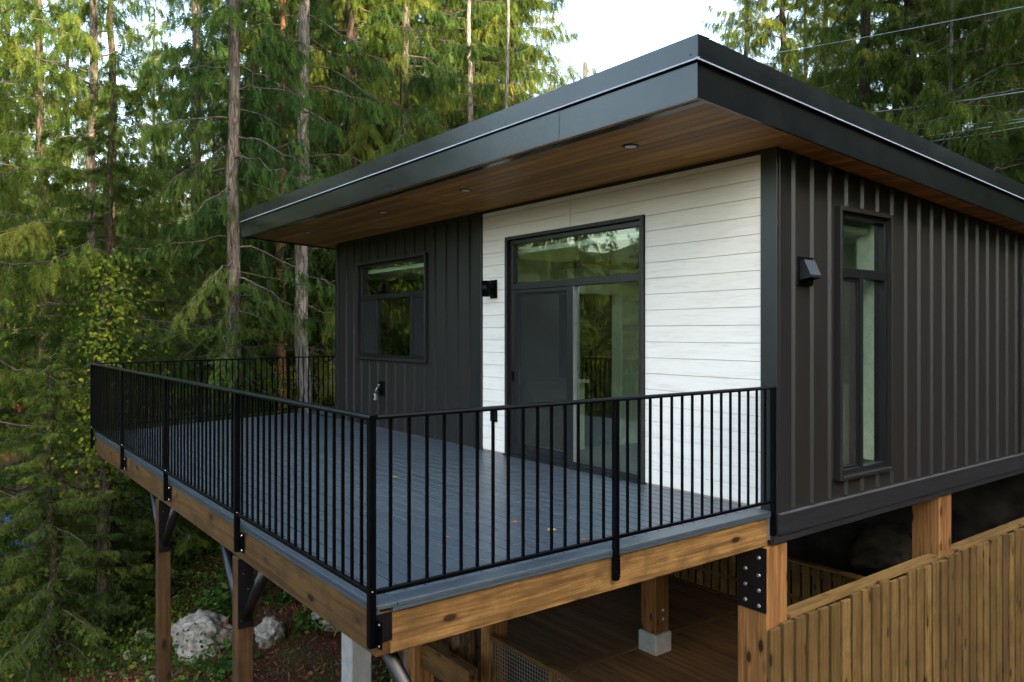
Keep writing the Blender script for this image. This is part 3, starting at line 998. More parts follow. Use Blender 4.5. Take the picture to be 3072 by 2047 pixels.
for (x, lab, nearest) in ((-5.16, 'farther slim timber deck post with black steel top by the big boulder', 0), (-2.48, 'nearer slim timber deck post with black steel top and pipe braces', 1)):
    gz = hz(x, -3.71) - .1
    t = thing('deck_post', lab, 'post', (x, -3.71, gz), 0, 'timber posts under the deck edge')
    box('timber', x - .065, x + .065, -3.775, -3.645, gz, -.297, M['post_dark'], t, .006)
    pl = box('steel_plate', x + .0655, x + .0735, -3.772, -3.648, -.86, -.298, M['steel'], t)
    box('steel_plate', x - .066, x + .066, -3.7805, -3.7755, -.62, -.298, M['steel'], t) if False else None
    bolts(pl, [(x + .0735, yy_, zz) for yy_ in (-3.745, -3.675) for zz in (-.80,)] + [(x + .0735, -3.73, -.42), (x + .0735, -3.69, -.55)], 'x', .006, .005)
    tube('brace', [(x + .085, -3.70, -.76), (x + .50, -3.70, -.299)], .045, M['steel'], t, 14)
    tube('brace', [(x - .085, -3.70, -.86), (x - .50, -3.70, -.299)], .042, M['steel'], t, 14)
t = thing('concrete_pier', 'square grey concrete column under the deck near its front corner', 'column', (-5.25, -1.35, -3.9))
box('shaft', -5.42, -5.12, -1.50, -1.20, -4.2, -.28, M['concrete'], t, .02)
t = thing('corner_brace', 'black steel pipe brace slanting down under the front deck corner', 'brace', (-.16, -2.5, -2.6))
tube('pipe', [(-.20, -3.62, -.31), (-.16, -2.65, -2.3)], .046, M['steel'], t, 16)
box('foot_plate', -.28, -.04, -2.72, -2.52, -2.34, -2.30, M['steel'], t)
box('footing', -.36, .04, -2.80, -2.42, -3.75, -2.341, M['concrete'], t, .02)


# ------------------------------------------------------------------ railings (built along local x, outside face towards local -y)
bal_mesh = box_mesh(.016, .016, .965, 0, M['black'])


def railing(name, label, origin, rz, length, posts, mid, group, ends=(True, True), ext=(0, 0)):
    t = thing(name, label, 'railing', origin, rz, group)
    WL[t.name] = Vector((0, 0, 0))
    L0, L1 = -ext[0], length + ext[1]
    prof = [(-.027, 1.045), (-.027, 1.058), (-.020, 1.070), (.020, 1.070), (.027, 1.058), (.027, 1.045)]
    prism_x('top_rail', prof, L0, L1, M['black'], t)
    for a, b_ in zip(posts[:-1], posts[1:]):
        box('bottom_rail', a + .021, b_ - .021, -.0125, .0125, .075, .100, M['black'], t, .002)
        nb = mid
        for i in range(nb):
            x = a + (b_ - a) * (i + 1) / (nb + 1)
            link('baluster', bal_mesh, t, (x, 0, .5775))
    for j, p in enumerate(posts):
        if (j == 0 and not ends[0]) or (j == len(posts) - 1 and not ends[1]): continue
        po = box('post', p - .0205, p + .0205, -.0205, .0205, -.215, 1.045, M['black'], t, .003)
        br = box('bracket', p - .006, p + .068, .021, .031, -.213, -.060, M['black'], t)
        bolts(br, [(p + .052, .0205, -.078), (p + .052, .0205, -.196)], 'y', .0075, .006)
        bolts(po, [(p + .03, -.008, .1025)], 'y', .006, .006)
    return t


FR0 = -9.22
posts_f = [0, 2.30, 4.563, 6.877, 9.20]
railing('deck_railing', 'long black metal railing along the front edge of the deck', (FR0, -3.80, 0), 0, 9.2, posts_f, 18, 'black metal deck railings', ext=(.028, .028))
railing('deck_railing', 'short black metal railing on the right end of the deck', (-.02, -3.80, 0), math.pi / 2, 3.783, [0, 1.893, 3.783], 15, 'black metal deck railings', (False, True), (-.0272, .03))
la = math.atan2(1, -.298)
railing('deck_railing', 'far black metal railing on the left side of the deck beside the trees', (FR0, -3.80, 0), la, 7.2, [0, 1.8, 3.6, 5.4, 7.2], 14, 'black metal deck railings', (False, True), (-.03, 0))

# fallen leaves and smears on the deck
leafshape = [(0, -.5, 0), (.28, -.28, .03), (.5, .02, .05), (.25, .1, .02), (.32, .42, .06), (0, .28, .01), (-.3, .45, .05), (-.25, .08, .02), (-.5, 0, .07), (-.27, -.27, .03), (0, 0, 0)]
leaffaces = [(10, i, (i + 1) % 10) for i in range(10)]
LM = {}
for kx in ('leaf_y', 'leaf_r', 'leaf_g'):
    LM[kx] = raw_mesh('leaf', leafshape, leaffaces, M[kx])
for (px, py, kx, s, lab) in ((1182, 1432, 'leaf_g', .11, 'green-yellow leaf lying on the deck behind the corner post'), (1655, 1590, 'leaf_y', .10, 'pale yellow curled leaf near the right deck railing'),
                             (1291, 1337, 'leaf_y', .07, 'small yellow leaf on the deck before the dark wall'), (1461, 1352, 'leaf_y', .10, 'tan leaf at the foot of the white boards'),
                             (1753, 1619, 'leaf_r', .06, 'small red-brown leaf by the middle right railing post'), (1543, 1566, 'leaf_r', .06, 'reddish leaf in the middle of the deck'),
                             (1074, 1321, 'leaf_y', .06, 'tiny yellow leaf left of the corner post'), (1340, 1612, 'leaf_r', .04, 'tiny brown leaf on the deck near the front'),
                             (1392, 1362, 'leaf_y', .05, 'tiny ochre leaf on the deck beside the door'), (993, 1318, 'leaf_g', .07, 'small olive leaf on the left part of the deck')):
    z = (HYP - py) / FPX
    F = (0.004 - CAM.z) / z
    x, y = spot(px, F)
    me = LM[kx]
    o = link('fallen_leaf', me, None, (x, y, .004), (rnd.uniform(-.1, .1), rnd.uniform(-.1, .1), rnd.uniform(0, 6)))
    o.scale = (s, s * .8, s)
    tag(o, lab, 'leaf', 'fallen leaves on the deck')

rgd = np.random.default_rng(9)
nd_ = 170
dx = rgd.uniform(-9, -.1, nd_); dy = np.where(rgd.random(nd_) < .45, -.04 - rgd.exponential(.12, nd_), rgd.uniform(-3.7, -.04, nd_)); da = rgd.uniform(0, 3.14, nd_); dlen = rgd.uniform(.008, .035, nd_)
dd = np.stack([np.cos(da), np.sin(da), np.zeros(nd_)], -1) * dlen[:, None]; dn = np.stack([-np.sin(da), np.cos(da), np.zeros(nd_)], -1) * .0022
dc = np.stack([dx, np.maximum(dy, -3.72), np.full(nd_, .0035)], -1)
tag(link('needle_litter', np_mesh('needle_litter', np.stack([dc - dd, dc + dn, dc + dd, dc - dn], 1).reshape(-1, 3), np.arange(nd_ * 4).reshape(-1, 4), [M['leaf_y'], M['leaf_r'], M['twig']], rgd.integers(0, 3, nd_))), 'fine needles and bits of litter scattered on the deck', 'litter', kind='stuff')

# ------------------------------------------------------------------ under the house: big posts, lower deck, screens
def big_post(x0, y0, z0, z1, label, foot=None, plate=False, w=.30):
    t = thing('house_post', label, 'post', (x0 + w / 2, y0 + w / 2, z0), 0, 'heavy timber posts under the house')
    box('timber', x0, x0 + w, y0, y0 + w, z0, z1, M['post'], t, .008)
    if foot:
        box('concrete_foot', x0 - .035, x0 + w + .035, y0 - .035, y0 + w + .035, foot, z0 - .001, M['concrete'], t, .02)
    return t


ZF = -3.36
cp = big_post(-.325, -.10, -3.6, -.298, 'heavy timber corner post with bolted black plate at the fence')
pl = box('steel_plate', -.315, -.028, -.108, -.101, -.86, -.31, M['steel'], cp)
WLc = [(-.10, -.40), (-.10, -.55), (-.10, -.68), (-.10, -.81), (-.235, -.52), (-.235, -.655), (-.235, -.79)]
bolts(pl, [(x, -.108, z) for x, z in WLc], 'y', .018, .012, 'galv')
big_post(-.325, 3.12, -3.6, -.274, 'heavy timber post rising behind the slatted fence')
p3 = big_post(-4.36, 3.0, ZF + .30, -.26, 'heavy timber post standing on a concrete foot under the house', ZF - .3)
bolts(p3, [(-4.06, 3.17, -2.85), (-4.06, 3.17, -2.72)], 'x', .025, .012, 'galv')
sp = big_post(-4.99, -.83, -4.0, -.30, 'dark timber post with a galvanised strap under the deck')
box('strap', -4.93, -4.87, -.836, -.8305, -2.9, -1.9, M['galv'], sp)
t = thing('patio_beam', 'timber beam running between posts below the deck', 'beam', (-4.3, -.7, -2.9))
box('timber', -4.688, -3.62, -.72, -.58, -2.78, -2.45, M['beam_x'], t, .006)
t = thing('patio_beam', 'timber beam end left of the strapped post below the deck', 'beam', (-5.3, -.7, -2.9))
box('timber', -5.65, -4.992, -.72, -.58, -2.78, -2.45, M['beam_x'], t, .006)
V, F = [], []
nn = 12
for i, z in enumerate(np.linspace(-3.9, -.30, 16)):
    for k in range(nn):
        a_ = 2 * math.pi * k / nn
        r = .17 * (1 + .16 * math.sin(3 * a_ + z * 2) + .12 * math.sin(5 * a_ - z * 5) + .1 * rnd.uniform(-1, 1))
        V.append((r * math.cos(a_), r * math.sin(a_), z + 3.9))
for i in range(15):
    for k in range(nn):
        F.append((i * nn + k, i * nn + (k + 1) % nn, (i + 1) * nn + (k + 1) % nn, (i + 1) * nn + k))
o = link('log_post', raw_mesh('log_post', V, F, M['bark_red'], True), None, (-4.52, -.18, -3.9))
tag(o, 'rough knotted log post under the deck beside the wire panel', 'post')
t = thing('guard_post', 'pale square timber post at the end of the wire panel', 'post', (-4.16, .05, -3.6))
box('timber', -4.25, -4.07, -.10, .20, -3.7, -.27, M['post'], t, .006)

pd_ = thing('lower_deck', 'dark lower timber deck under the house', 'deck', (-3.5, 3, ZF - .1))
y0 = -.12
while y0 < 6.2:
    box('deck_board', -7.2, -4.535, y0, y0 + .128, ZF - .035, ZF, M['lower'], pd_, .003)
    box('deck_board', -4.385, -.02, y0, y0 + .128, ZF - .035, ZF, M['lower'], pd_, .003)
    y0 += .142
box('seam_board', -4.53, -4.39, -.12, 6.2, ZF - .035, ZF + .001, M['lower_y'], pd_, .003)
box('rim', -7.2, -.02, -.16, -.122, ZF - .3, ZF - .002, M['lower'], pd_)

gp = thing('wire_guard', 'timber framed guard panel filled with square wire mesh', 'guard panel', (-2.2, -.05, ZF))
box('top_rail', -4.068, -.33, -.10, -.005, -2.37, -2.31, M['beam_x'], gp, .004)
box('bottom_rail', -4.068, -.33, -.09, -.015, -3.30, -3.24, M['beam_x'], gp, .004)
for x in (-4.05, -2.9, -1.75, -.40): box('stile', x, x + .05, -.09, -.015, -3.24, -2.37, M['fence'], gp)
Vw, Fw = [], []


def add_bar(Vl, Fl, c, s):
    b0 = len(Vl)
    for i in (-1, 1):
        for j in (-1, 1):
            for k_ in (-1, 1): Vl.append((c[0] + i * s[0] / 2, c[1] + j * s[1] / 2, c[2] + k_ * s[2] / 2))
    Fl += [tuple(b0 + q for q in f) for f in ((0, 1, 3, 2), (4, 6, 7, 5), (0, 4, 5, 1), (2, 3, 7, 6), (0, 2, 6, 4), (1, 5, 7, 3))]


x = -4.0
while x < -.4: add_bar(Vw, Fw, (x + 2.2, 0, .51), (.004, .004, .87)); x += .05
z = .09
while z < .95: add_bar(Vw, Fw, (0, .003, z), (3.6, .004, .004)); z += .05
tag(link('wire_mesh', raw_mesh('wire_mesh', Vw, Fw, M['galv']), gp, (-2.2, -.052, ZF + .05)), kind='stuff')

sc_ = thing('slat_screen', 'dark vertical slat screen at the back of the lower deck', 'screen', (-3.5, 6.0, ZF))
x = -7.0
while x < -.3:
    box('slat', x, x + .14, 5.98, 6.015, ZF + .05, -2.40 + rnd.uniform(-.01, .01), M['fence'], sc_, .003); x += .186
box('rail', -7.0, -.3, 6.02, 6.06, -2.55, -2.46, M['fence_y'], sc_)
box('rail', -7.0, -.3, 5.955, 5.979, -3.02, -2.95, M['fence'], sc_)
box('cap', -7.05, -.25, 5.93, 6.07, -2.388, -2.35, M['fence_y'], sc_)
o = box('retaining_wall', -8.6, -.03, 7.35, 7.55, -3.9, -.275, M['shade_rock'])
tag(o, 'shade-coloured retaining wall closing the space under the house', 'wall')
t = thing('foundation_pier', 'pale concrete foundation pier at the far end of the side wall', 'column', (-.2, 5.85, -3.6))
box('shaft', -.11, -.03, 6.02, 6.30, -3.9, -.274, M['concrete'], t, .015)

# slatted fence on the right
fe = thing('slat_fence', 'timber fence of vertical boards below the side wall', 'fence', (.02, 3.5, -3.9))
y0 = -.135
while y0 < 7.4:
    dz = rnd.uniform(-.022, .012)
    lean = rnd.uniform(-.004, .004)
    box('board', .002 + lean, .040 + lean, y0, y0 + .140, -3.9, -.955 + dz, M['fence'], fe, .004)
    y0 += .1855 + rnd.uniform(-.006, .006)
for (y0, y1) in ((.21, 3.10), (3.43, 7.4)):
    box('cap_rail', -.135, -.001, y0, y1, -.965, -.927, M['fence_y'], fe, .004)
    box('rail', -.04, -.001, y0, y1, -1.10, -1.01, M['fence_y'], fe)
    box('rail', -.04, -.001, y0, y1, -2.6, -2.5, M['fence_y'], fe)
box('cap_rail', -.018, -.001, 3.11, 3.425, -.965, -.930, M['fence_y'], fe, .003)


# ------------------------------------------------------------------ trees
def unit(a): return a / np.maximum(np.linalg.norm(a, axis=-1, keepdims=True), 1e-9)


def spray_template():
    tri = []
    for k in range(4):
        t0 = .12 + .21 * k
        l = .30 * (1 - .5 * t0)
        for s in (-1, 1):
            tt = t0 + (.06 if s > 0 else 0)
            tri.append([(tt - .07, 0, 0), (tt + .06, 0, 0), (tt + .26, s * l, -.10)])
    tri.append([(.86, -.05, 0), (.86, .05, 0), (1.12, 0, -.03)])
    return np.array(tri, np.float32)         # (11, 3, 3)


SPRAY = spray_template()


def tree_meshes(seed, H, r0, base, Lmax, step, e0, droop, tipup, leaf_from, leaf_len, dens, bark, leaf, topk=1.0, lowbare=0, gap=.0):
    rg = np.random.default_rng(seed)
    # trunk
    zs = np.linspace(0, H, 26); ns = 12
    bend = np.cumsum(rg.normal(0, .035, (26, 2)), 0); bend -= np.linspace(0, 1, 26)[:, None] * bend[-1] * .6
    TV, TF = [], []
    for i, z in enumerate(zs):
        r = r0 * (1 - z / H) ** .8 + .012 + (r0 * .55 * math.exp(-z / .5))
        for k in range(ns):
            a_ = 2 * math.pi * k / ns
            rr = r * (1 + .07 * math.sin(3 * a_ + z * .7 + seed) + .05 * rg.normal())
            TV.append((bend[i, 0] + rr * math.cos(a_), bend[i, 1] + rr * math.sin(a_), z - .3))
    for i in range(25):
        for k in range(ns):
            TF.append((i * ns + k, i * ns + (k + 1) % ns, (i + 1) * ns + (k + 1) % ns, (i + 1) * ns + k))

    def axis_at(z): return np.array([np.interp(z, zs, bend[:, 0]), np.interp(z, zs, bend[:, 1])])
    BV, BF = [], []
    O, A, Bv, Ln, Tn = [], [], [], [], []
    TQ = []
    z = base
    phi = rg.uniform(0, 6.28)
    while z < H - .25:
        q = (z - base) / (H - base)
        L = Lmax * (1 - q) ** .75 * rg.uniform(.62, 1.12) * min(1, .55 + q * 3.0) + .15
        phi += 2.4 + rg.normal(0, .35)
        bare = False
        if rg.random() < gap: z += step; continue
        el = math.tan(e0 + rg.normal(0, .12) + q * .35)
        s = np.linspace(0, 1, 9)
        dr = droop * rg.uniform(.7, 1.3) * (1 - .55 * q)
        az = phi + rg.normal(0, .18) * s
        c0 = axis_at(z)
        P = np.stack([c0[0] + np.cos(az) * s * L, c0[1] + np.sin(az) * s * L, z - .3 + L * (el * s - dr * s ** 2 + tipup * s ** 4)], -1)
        P[1:-1] += rg.normal(0, .018 * L, (7, 3))
        br = max(.006, .008 + .0062 * L * (1 - .3 * q))
        vv, ff = tube_arrays([tuple(p) for p in P], [br * (1 - .86 * t_) for t_ in s], 5)
        b0 = len(BV); BV += [tuple(v_) for v_ in vv]; BF += [tuple(b0 + i for i in f_) for f_ in ff]
        nsec = int(max(4, L / .105 * dens))
        ss = np.sort(rg.uniform(leaf_from if q < .75 else .05, 1.0, nsec))
        pos = np.stack([np.interp(ss, s, P[:, i]) for i in range(3)], -1)
        T = unit(np.stack([np.interp(np.minimum(ss + .06, 1), s, P[:, i]) - np.interp(np.maximum(ss - .06, 0), s, P[:, i]) for i in range(3)], -1))
        side = np.where(np.arange(nsec) % 2 == 0, 1.0, -1.0)[:, None]
        N = unit(np.stack([-T[:, 1], T[:, 0], np.zeros(nsec)], -1)) * side
        d2 = unit(.6 * T + .8 * N + np.array([0, 0, -.25]) + rg.normal(0, .22, (nsec, 3)))
        l2 = (.20 + .26 * L * .5 * (1.15 - ss)) * rg.uniform(.5, 1.35, nsec)
        l2 = np.clip(l2, .12, .95)
        nk = 9
        tk = (np.arange(nk) + .6) / nk
        g_ = np.array([0, 0, -1.0])
        q2 = pos[:, None] + d2[:, None] * (l2[:, None] * tk)[..., None] + g_ * (l2[:, None] * .9 * tk ** 2)[..., None]
        dirq = unit(d2[:, None] + g_ * tk[None, :, None] * 1.8)
        keep = (l2[:, None] * tk * 0 + rg.random((nsec, nk))) < np.clip(l2[:, None] / .55 + .35, 0, 1)
        sd = np.where(np.arange(nk) % 2 == 0, 1.0, -1.0)[None, :, None]
        s2 = unit(np.cross(dirq, g_)) * sd
        ax_ = unit(dirq * .60 + s2 * .36 + g_ * 1.15 + rg.normal(0, .26, q2.shape))
        nr = unit(rg.normal(0, .75, q2.shape) + np.array([0, 0, .8]))
        bb = unit(np.cross(ax_, nr))
        ll = leaf_len * rg.uniform(.65, 1.6, q2.shape[:2]) * (1 - .25 * tk)[None]
        tn = .40 + rg.normal(0, .10) + rg.normal(0, .07, (nsec, 1)) + rg.normal(0, .06, (nsec, nk)) + .14 * tk[None] + .10 * (ss[:, None] - .5)
        Tn.append(tn[keep]); O.append(q2[keep]); A.append(ax_[keep]); Bv.append(bb[keep]); Ln.append(ll[keep])
        # twig strips carrying the sprays
        e_ = pos + d2 * l2[:, None] + g_ * (l2 * .9)[:, None]
        mdl = pos + d2 * (l2 * .5)[:, None] + g_ * (l2 * .225)[:, None]
        wv = np.cross(d2, g_); wv = unit(wv) * .0045
        TQ.append(np.stack([pos - wv, pos + wv, mdl + wv * .8, mdl - wv * .8, e_], 1))
        z += step * rg.uniform(.6, 1.4) * (1 + .3 * q)
    # bare dead branches low on the trunk
    for i in range(lowbare):
        zz = rg.uniform(.8, base + 2.5); a_ = rg.uniform(0, 6.28); L = rg.uniform(.5, 2.0)
        s = np.linspace(0, 1, 7); c0 = axis_at(zz); az = a_ + rg.normal(0, .35) * s
        P = np.stack([c0[0] + np.cos(az) * s * L, c0[1] + np.sin(az) * s * L, zz - .3 + L * (rg.uniform(-.1, .2) * s - .45 * s ** 2 + .25 * s ** 3)], -1)
        P[1:] += rg.normal(0, .02, (6, 3))
        vv, ff = tube_arrays([tuple(p) for p in P], [.013 * (1 - .8 * t_) for t_ in s], 4)
        b0 = len(BV); BV += [tuple(v_) for v_ in vv]; BF += [tuple(b0 + k for k in f_) for f_ in ff]
    O = np.concatenate(O); A = np.concatenate(A); Bv = np.concatenate(Bv); Ln = np.concatenate(Ln); Tn = np.concatenate(Tn)
    C = np.cross(A, Bv)
    S = SPRAY.reshape(-1, 3)
    V = O[:, None] + Ln[:, None, None] * (S[None, :, 0:1] * A[:, None] + S[None, :, 1:2] * Bv[:, None] + S[None, :, 2:3] * C[:, None])
    V = V.reshape(-1, 3)
    crown = np_mesh('crown', V, np.arange(len(V)).reshape(-1, 3), [leaf], tone=np.repeat(Tn, len(SPRAY)))
    TQ = np.concatenate(TQ)
    b0 = np.arange(len(TQ))[:, None] * 5
    tq = TQ.reshape(-1, 3)
    Vb = np.concatenate([np.array(BV, np.float32), tq])
    off = len(BV)
    quads = np.concatenate([np.array(BF, np.int32), b0 + off + np.array([[0, 1, 2, 3]])])
    tris = b0 + off + np.array([[3, 2, 4]])
    me = np_mesh('branches', Vb, np.concatenate([quads, np.concatenate([tris, tris[:, 2:3]], 1)[:0]]), [M['twig']])
    trunk = raw_mesh('trunk', TV, TF, bark, True)
    return trunk, me, crown


KINDS = {
    'full': tree_meshes(11, 23, .17, 1.3, 4.1, .150, -.10, .52, .30, .14, .205, 1.32, M['bark_dark'], M['leaf'], lowbare=10),
    'full2': tree_meshes(23, 26, .19, 2.2, 3.8, .150, -.05, .60, .34, .12, .205, 1.36, M['bark_dark'], M['leaf'], lowbare=14),
    'tall': tree_meshes(37, 26, .15, 4.0, 2.7, .17, -.15, .62, .28, .18, .20, 1.15, M['bark'], M['leaf_b'], lowbare=30, gap=.10),
    'pale': tree_meshes(41, 27, .16, 6.0, 2.6, .19, -.12, .55, .25, .20, .20, 1.1, M['bark_pale'], M['leaf_b'], lowbare=24, gap=.12),
    'slim': tree_meshes(53, 22, .09, 2.4, 2.9, .20, .18, .40, .12, .16, .19, 1.1, M['bark'], M['leaf'], lowbare=12, gap=.1),
    'red': tree_meshes(67, 24, .14, 5.4, 2.5, .18, -.15, .6, .25, .2, .20, 1.1, M['bark_red'], M['leaf_b'], lowbare=28, gap=.12),
}


def tree(kind, px, F, label, scale=1.0, rz=None, group=None, sz=1.0, name='cedar_tree', xy=None, zadd=0.0):
    x, y = xy if xy else spot(px, F)
    z = hz(x, y) + zadd
    t = thing(name, label, 'tree', (x, y, z), rnd.uniform(0, 6.28) if rz is None else rz, group)
    t.scale = (scale, scale, scale * sz)
    tr, br, cr = KINDS[kind]
    for nm, me in (('trunk', tr), ('branches', br), ('crown', cr)):
        o = bpy.data.objects.new(nm, me); COL.objects.link(o); o.parent = t; WL[o.name] = Vector((x, y, z))
    return t


def ivy_on(t, z0, z1, r, n_, seed, mat='ivy', spread=.16):
    rg = np.random.default_rng(seed)
    zz = rg.uniform(z0, z1, n_); a_ = rg.uniform(0, 6.28, n_); rr = r + rg.exponential(spread, n_)
    O = np.stack([rr * np.cos(a_), rr * np.sin(a_), zz + rg.normal(0, .1, n_)], -1)
    n1 = unit(np.stack([np.cos(a_), np.sin(a_), np.full(n_, .5)], -1) + rg.normal(0, .45, (n_, 3)))
    u1 = unit(np.cross(n1, rg.normal(0, 1, (n_, 3)))); v1 = np.cross(n1, u1)
    s = rg.uniform(.017, .042, n_)[:, None]
    sh = [(0, -1), (.85, -.25), (.55, .6), (0, 1.15), (-.55, .6), (-.85, -.25)]
    V = np.stack([O + s * (u1 * p[0] + v1 * p[1]) for p in sh], 1).reshape(-1, 3)
    b0 = np.arange(n_)[:, None] * 6
    Q = np.concatenate([b0 + np.array([[0, 1, 2, 3]]), b0 + np.array([[0, 3, 4, 5]])])
    o = bpy.data.objects.new('ivy', np_mesh('ivy', V, Q, [M[mat]], tone=np.tile(rg.uniform(.1, .9, n_), 2))); COL.objects.link(o); o.parent = t
    return o


# near trees, left to right across the frame
tree('full', -330, 13.0, 'cedar with drooping boughs cut by the left edge of the picture', 1.0, .6)
tree('full', 318, 14.8, 'low branched bushy cedar behind the ivy covered trunk', 1.0, 3.0, sz=.46)
x, y = spot(312, 12.6)
sn = thing('dead_tree', 'dark dead trunk wrapped in yellow ivy left of the railing corner', 'tree', (x, y, hz(x, y)))
tube('trunk', [(x + .03 * math.sin(i * .8), y, hz(x, y) - .2 + i * .9) for i in range(8)], [.13 - .008 * i for i in range(8)], M['bark_dark'], sn, 9)
ivy_on(sn, 3.0, 6.5, .12, 2600, 15, spread=.24)
tree('full', 150, 12.2, 'young drooping cedar at the lower left below the railing corner', .46, 1.1, sz=.50)
tree('full', 330, 12.9, 'small cedar under the railing corner in front of the ivy trunk', .30, 4.0, sz=.55)
tree('slim', 262, 18.5, 'slim young cedar with pale upswept branches at the upper left', 1.25, 1.2)
tree('full2', 120, 34, 'sunlit cedar behind the leftmost boughs', 1.3, 2.2)
tree('tall', 590, 19, 'dark cedar beside the bright gap of sky', 1.0, .4)
tree('full', 640, 16.5, 'bushy young cedar directly left of the roof end trunk', .55, 4.4, sz=.75)
tree('tall', 712, 15.2, 'cedar with straight grey trunk standing right at the roof end', .95, 2.0, name='cedar_tree')
t = tree('red', 838, 19.0, 'thin reddish trunked cedar with ivy behind the roof end', .9, 1.0)
ivy_on(t, 4.2, 6.4, .16, 500, 8)
ivy_on(t, .4, 3.6, .16, 900, 9)
tree('pale', 916, 17.0, 'tall cedar with pale bare trunk above the roof end', 1.0, .2)
tree('full2', 765, 23, 'thick dark trunked cedar seen under the roof end', 1.15, 5.2)
tree('full2', 1050, 21.0, 'cedar with dark straight trunk right of the pale trunk', 1.1, 3.6)
tree('full2', 1150, 24.0, 'dense cedar above the middle of the long roof edge', 1.0, .9)
tree('tall', 1210, 22.0, 'cedar with bare curving branches above the roof edge', 1.05, 5.6)
tree('full', 985, 25.0, 'bushy cedar filling between pale and dark trunks', 1.0, 2.9)
tree('full2', 1330, 27.0, 'dense cedar right of the curving branches', 1.1, 1.7)
tree('full2', 1410, 29.0, 'sunlit cedar behind the thin white snag', 1.0, 2.4)
tree('pale', 1405, 24.5, 'pale trunked cedar half hidden in sunlit foliage', .8, 4.0)
tree('full', 1535, 31.0, 'last cedar of the stand beside the open sky', 1.12, 3.3)
# thin white snag
tree('full', 745, 27, 'dense green cedar just behind the grey trunk at the roof end', 1.0, 1.9)
x, y = spot(1520, 22)
sn = thing('dead_tree', 'thin white dead trunk standing before the sunlit cedars', 'tree', (x, y, hz(x, y)))
pts = [(x + .05 * math.sin(i * .8), y + .04 * math.cos(i * 1.1), hz(x, y) - .2 + i * 1.1) for i in range(18)]
tube('trunk', pts, [.075 - .003 * i for i in range(18)], M['bark_pale'], sn, 8)

# right hand stand behind the house
tree('full', 2345, 41, 'sunlit cedar at the right edge of the open sky', 1.4, .7)
tree('full2', 2590, 31, 'broad cedar with dark upcurved limbs above the side fascia', 1.3, 2.1)
tree('tall', 2748, 36, 'tall thin cedar between the broad cedar and the pale trunk', 1.2, 1.2)
tree('full', 2960, 28, 'dense green cedar above the power lines at right', 1.25, 4.6)
tree('full2', 3110, 24, 'dark cedar cut by the right edge of the picture', 1.2, 3.5)
tree('full', 2720, 30, 'low bushy cedar behind the far roof edge', 1.0, .3)
tree('full', 2870, 38, 'green cedar far behind the white trunk', 1.5, 5.3)
tree('full2', 2480, 46, 'distant cedar left of the broad cedar', 1.25, 1.5)
x, y = spot(2852, 27)
sn = thing('dead_tree', 'slender white bare trunk behind the power lines at right', 'tree', (x, y, hz(x, y)))
pts = [(x + .06 * math.sin(i * .7), y + .05 * math.cos(i * .9), hz(x, y) - .2 + i * 1.1) for i in range(20)]
tube('trunk', pts, [.085 - .003 * i for i in range(20)], M['bark_pale'], sn, 8)

# far stand, one label for those nothing tells apart
kk = ['full', 'full2', 'full', 'full2', 'full', 'tall']
rr_ = random.Random(3)
far = [(-90, 36), (20, 44), (215, 50), (340, 40), (450, 58), (800, 45), (880, 31), (960, 40), (1120, 34), (1200, 44), (1290, 36), (1370, 50),
       (1440, 38), (1480, 35), (1500, 48), (60, 60), (1050, 58)]
for i, (px, F) in enumerate(far):
    tree(kk[i % 6], px + rr_.uniform(-15, 15), F, 'tall cedar of the sunlit far stand behind the nearer trunks', rr_.uniform(1.15, 1.45), rr_.uniform(0, 6.28), 'far stand of cedars')
far2 = [(2240, 62), (2420, 66), (2560, 58), (2680, 50), (2800, 60), (2940, 46), (3060, 40), (3170, 34), (3260, 44), (3060, 66)]
for i, (px, F) in enumerate(far2):
    tree(kk[(i + 1) % 6], px, F, 'shaded cedar of the hillside stand behind the house', rr_.uniform(1.3, 1.6), rr_.uniform(0, 6.28), 'hillside cedars behind the house')
for i, (x, y) in enumerate(((9, 14), (12, 22), (15, 9), (17, 17), (20, 28), (13, 33), (6, 30), (22, 12))):  # unseen cedars added to darken what the side fascia reflects
    tree(('full2', 'full')[i % 2], 0, 0, 'unseen cedar added right of the house to darken the fascia reflection', rr_.uniform(1.0, 1.2), rr_.uniform(0, 6.28), 'added cedars right of the house', xy=(x, y))
# trees on the open side of the deck, seen only mirrored in the glass
mir = [(-19, -10.5, .75), (-24, -12, .8), (-29, -10, 1.0), (-34, -14, 1.0), (-40, -11, 1.1), (-29, -21, .5), (-33, -20, .6), (-38, -25, .6), (-34, -30, .42), (-38, -35, .45), (-45, -30, .6),
       (-31, -38, .4), (-44, -42, .5), (-36, -45, .45), (-50, -36, .55), (-28, -46, .42), (-46, -18, 1.0), (-22, -50, .45)]
for i in range(13):
    a_ = math.radians(21 + i * 2.9)
    r_ = 43 + (i % 3) * 5
    mir.append((-1.5 - r_ * math.cos(a_), -r_ * math.sin(a_), (.95 if i < 8 else .70) + .05 * (i % 4)))
for i, (x, y, s_) in enumerate(mir):
    tree(('full', 'full2', 'full')[i % 3], 0, 0, 'cedar across the clearing mirrored in the window glass', s_, rr_.uniform(0, 6.28), 'cedars across the clearing', xy=(x, y))



# ------------------------------------------------------------------ rocks, stump, undergrowth, litter
import bmesh
from mathutils import noise as mnoise


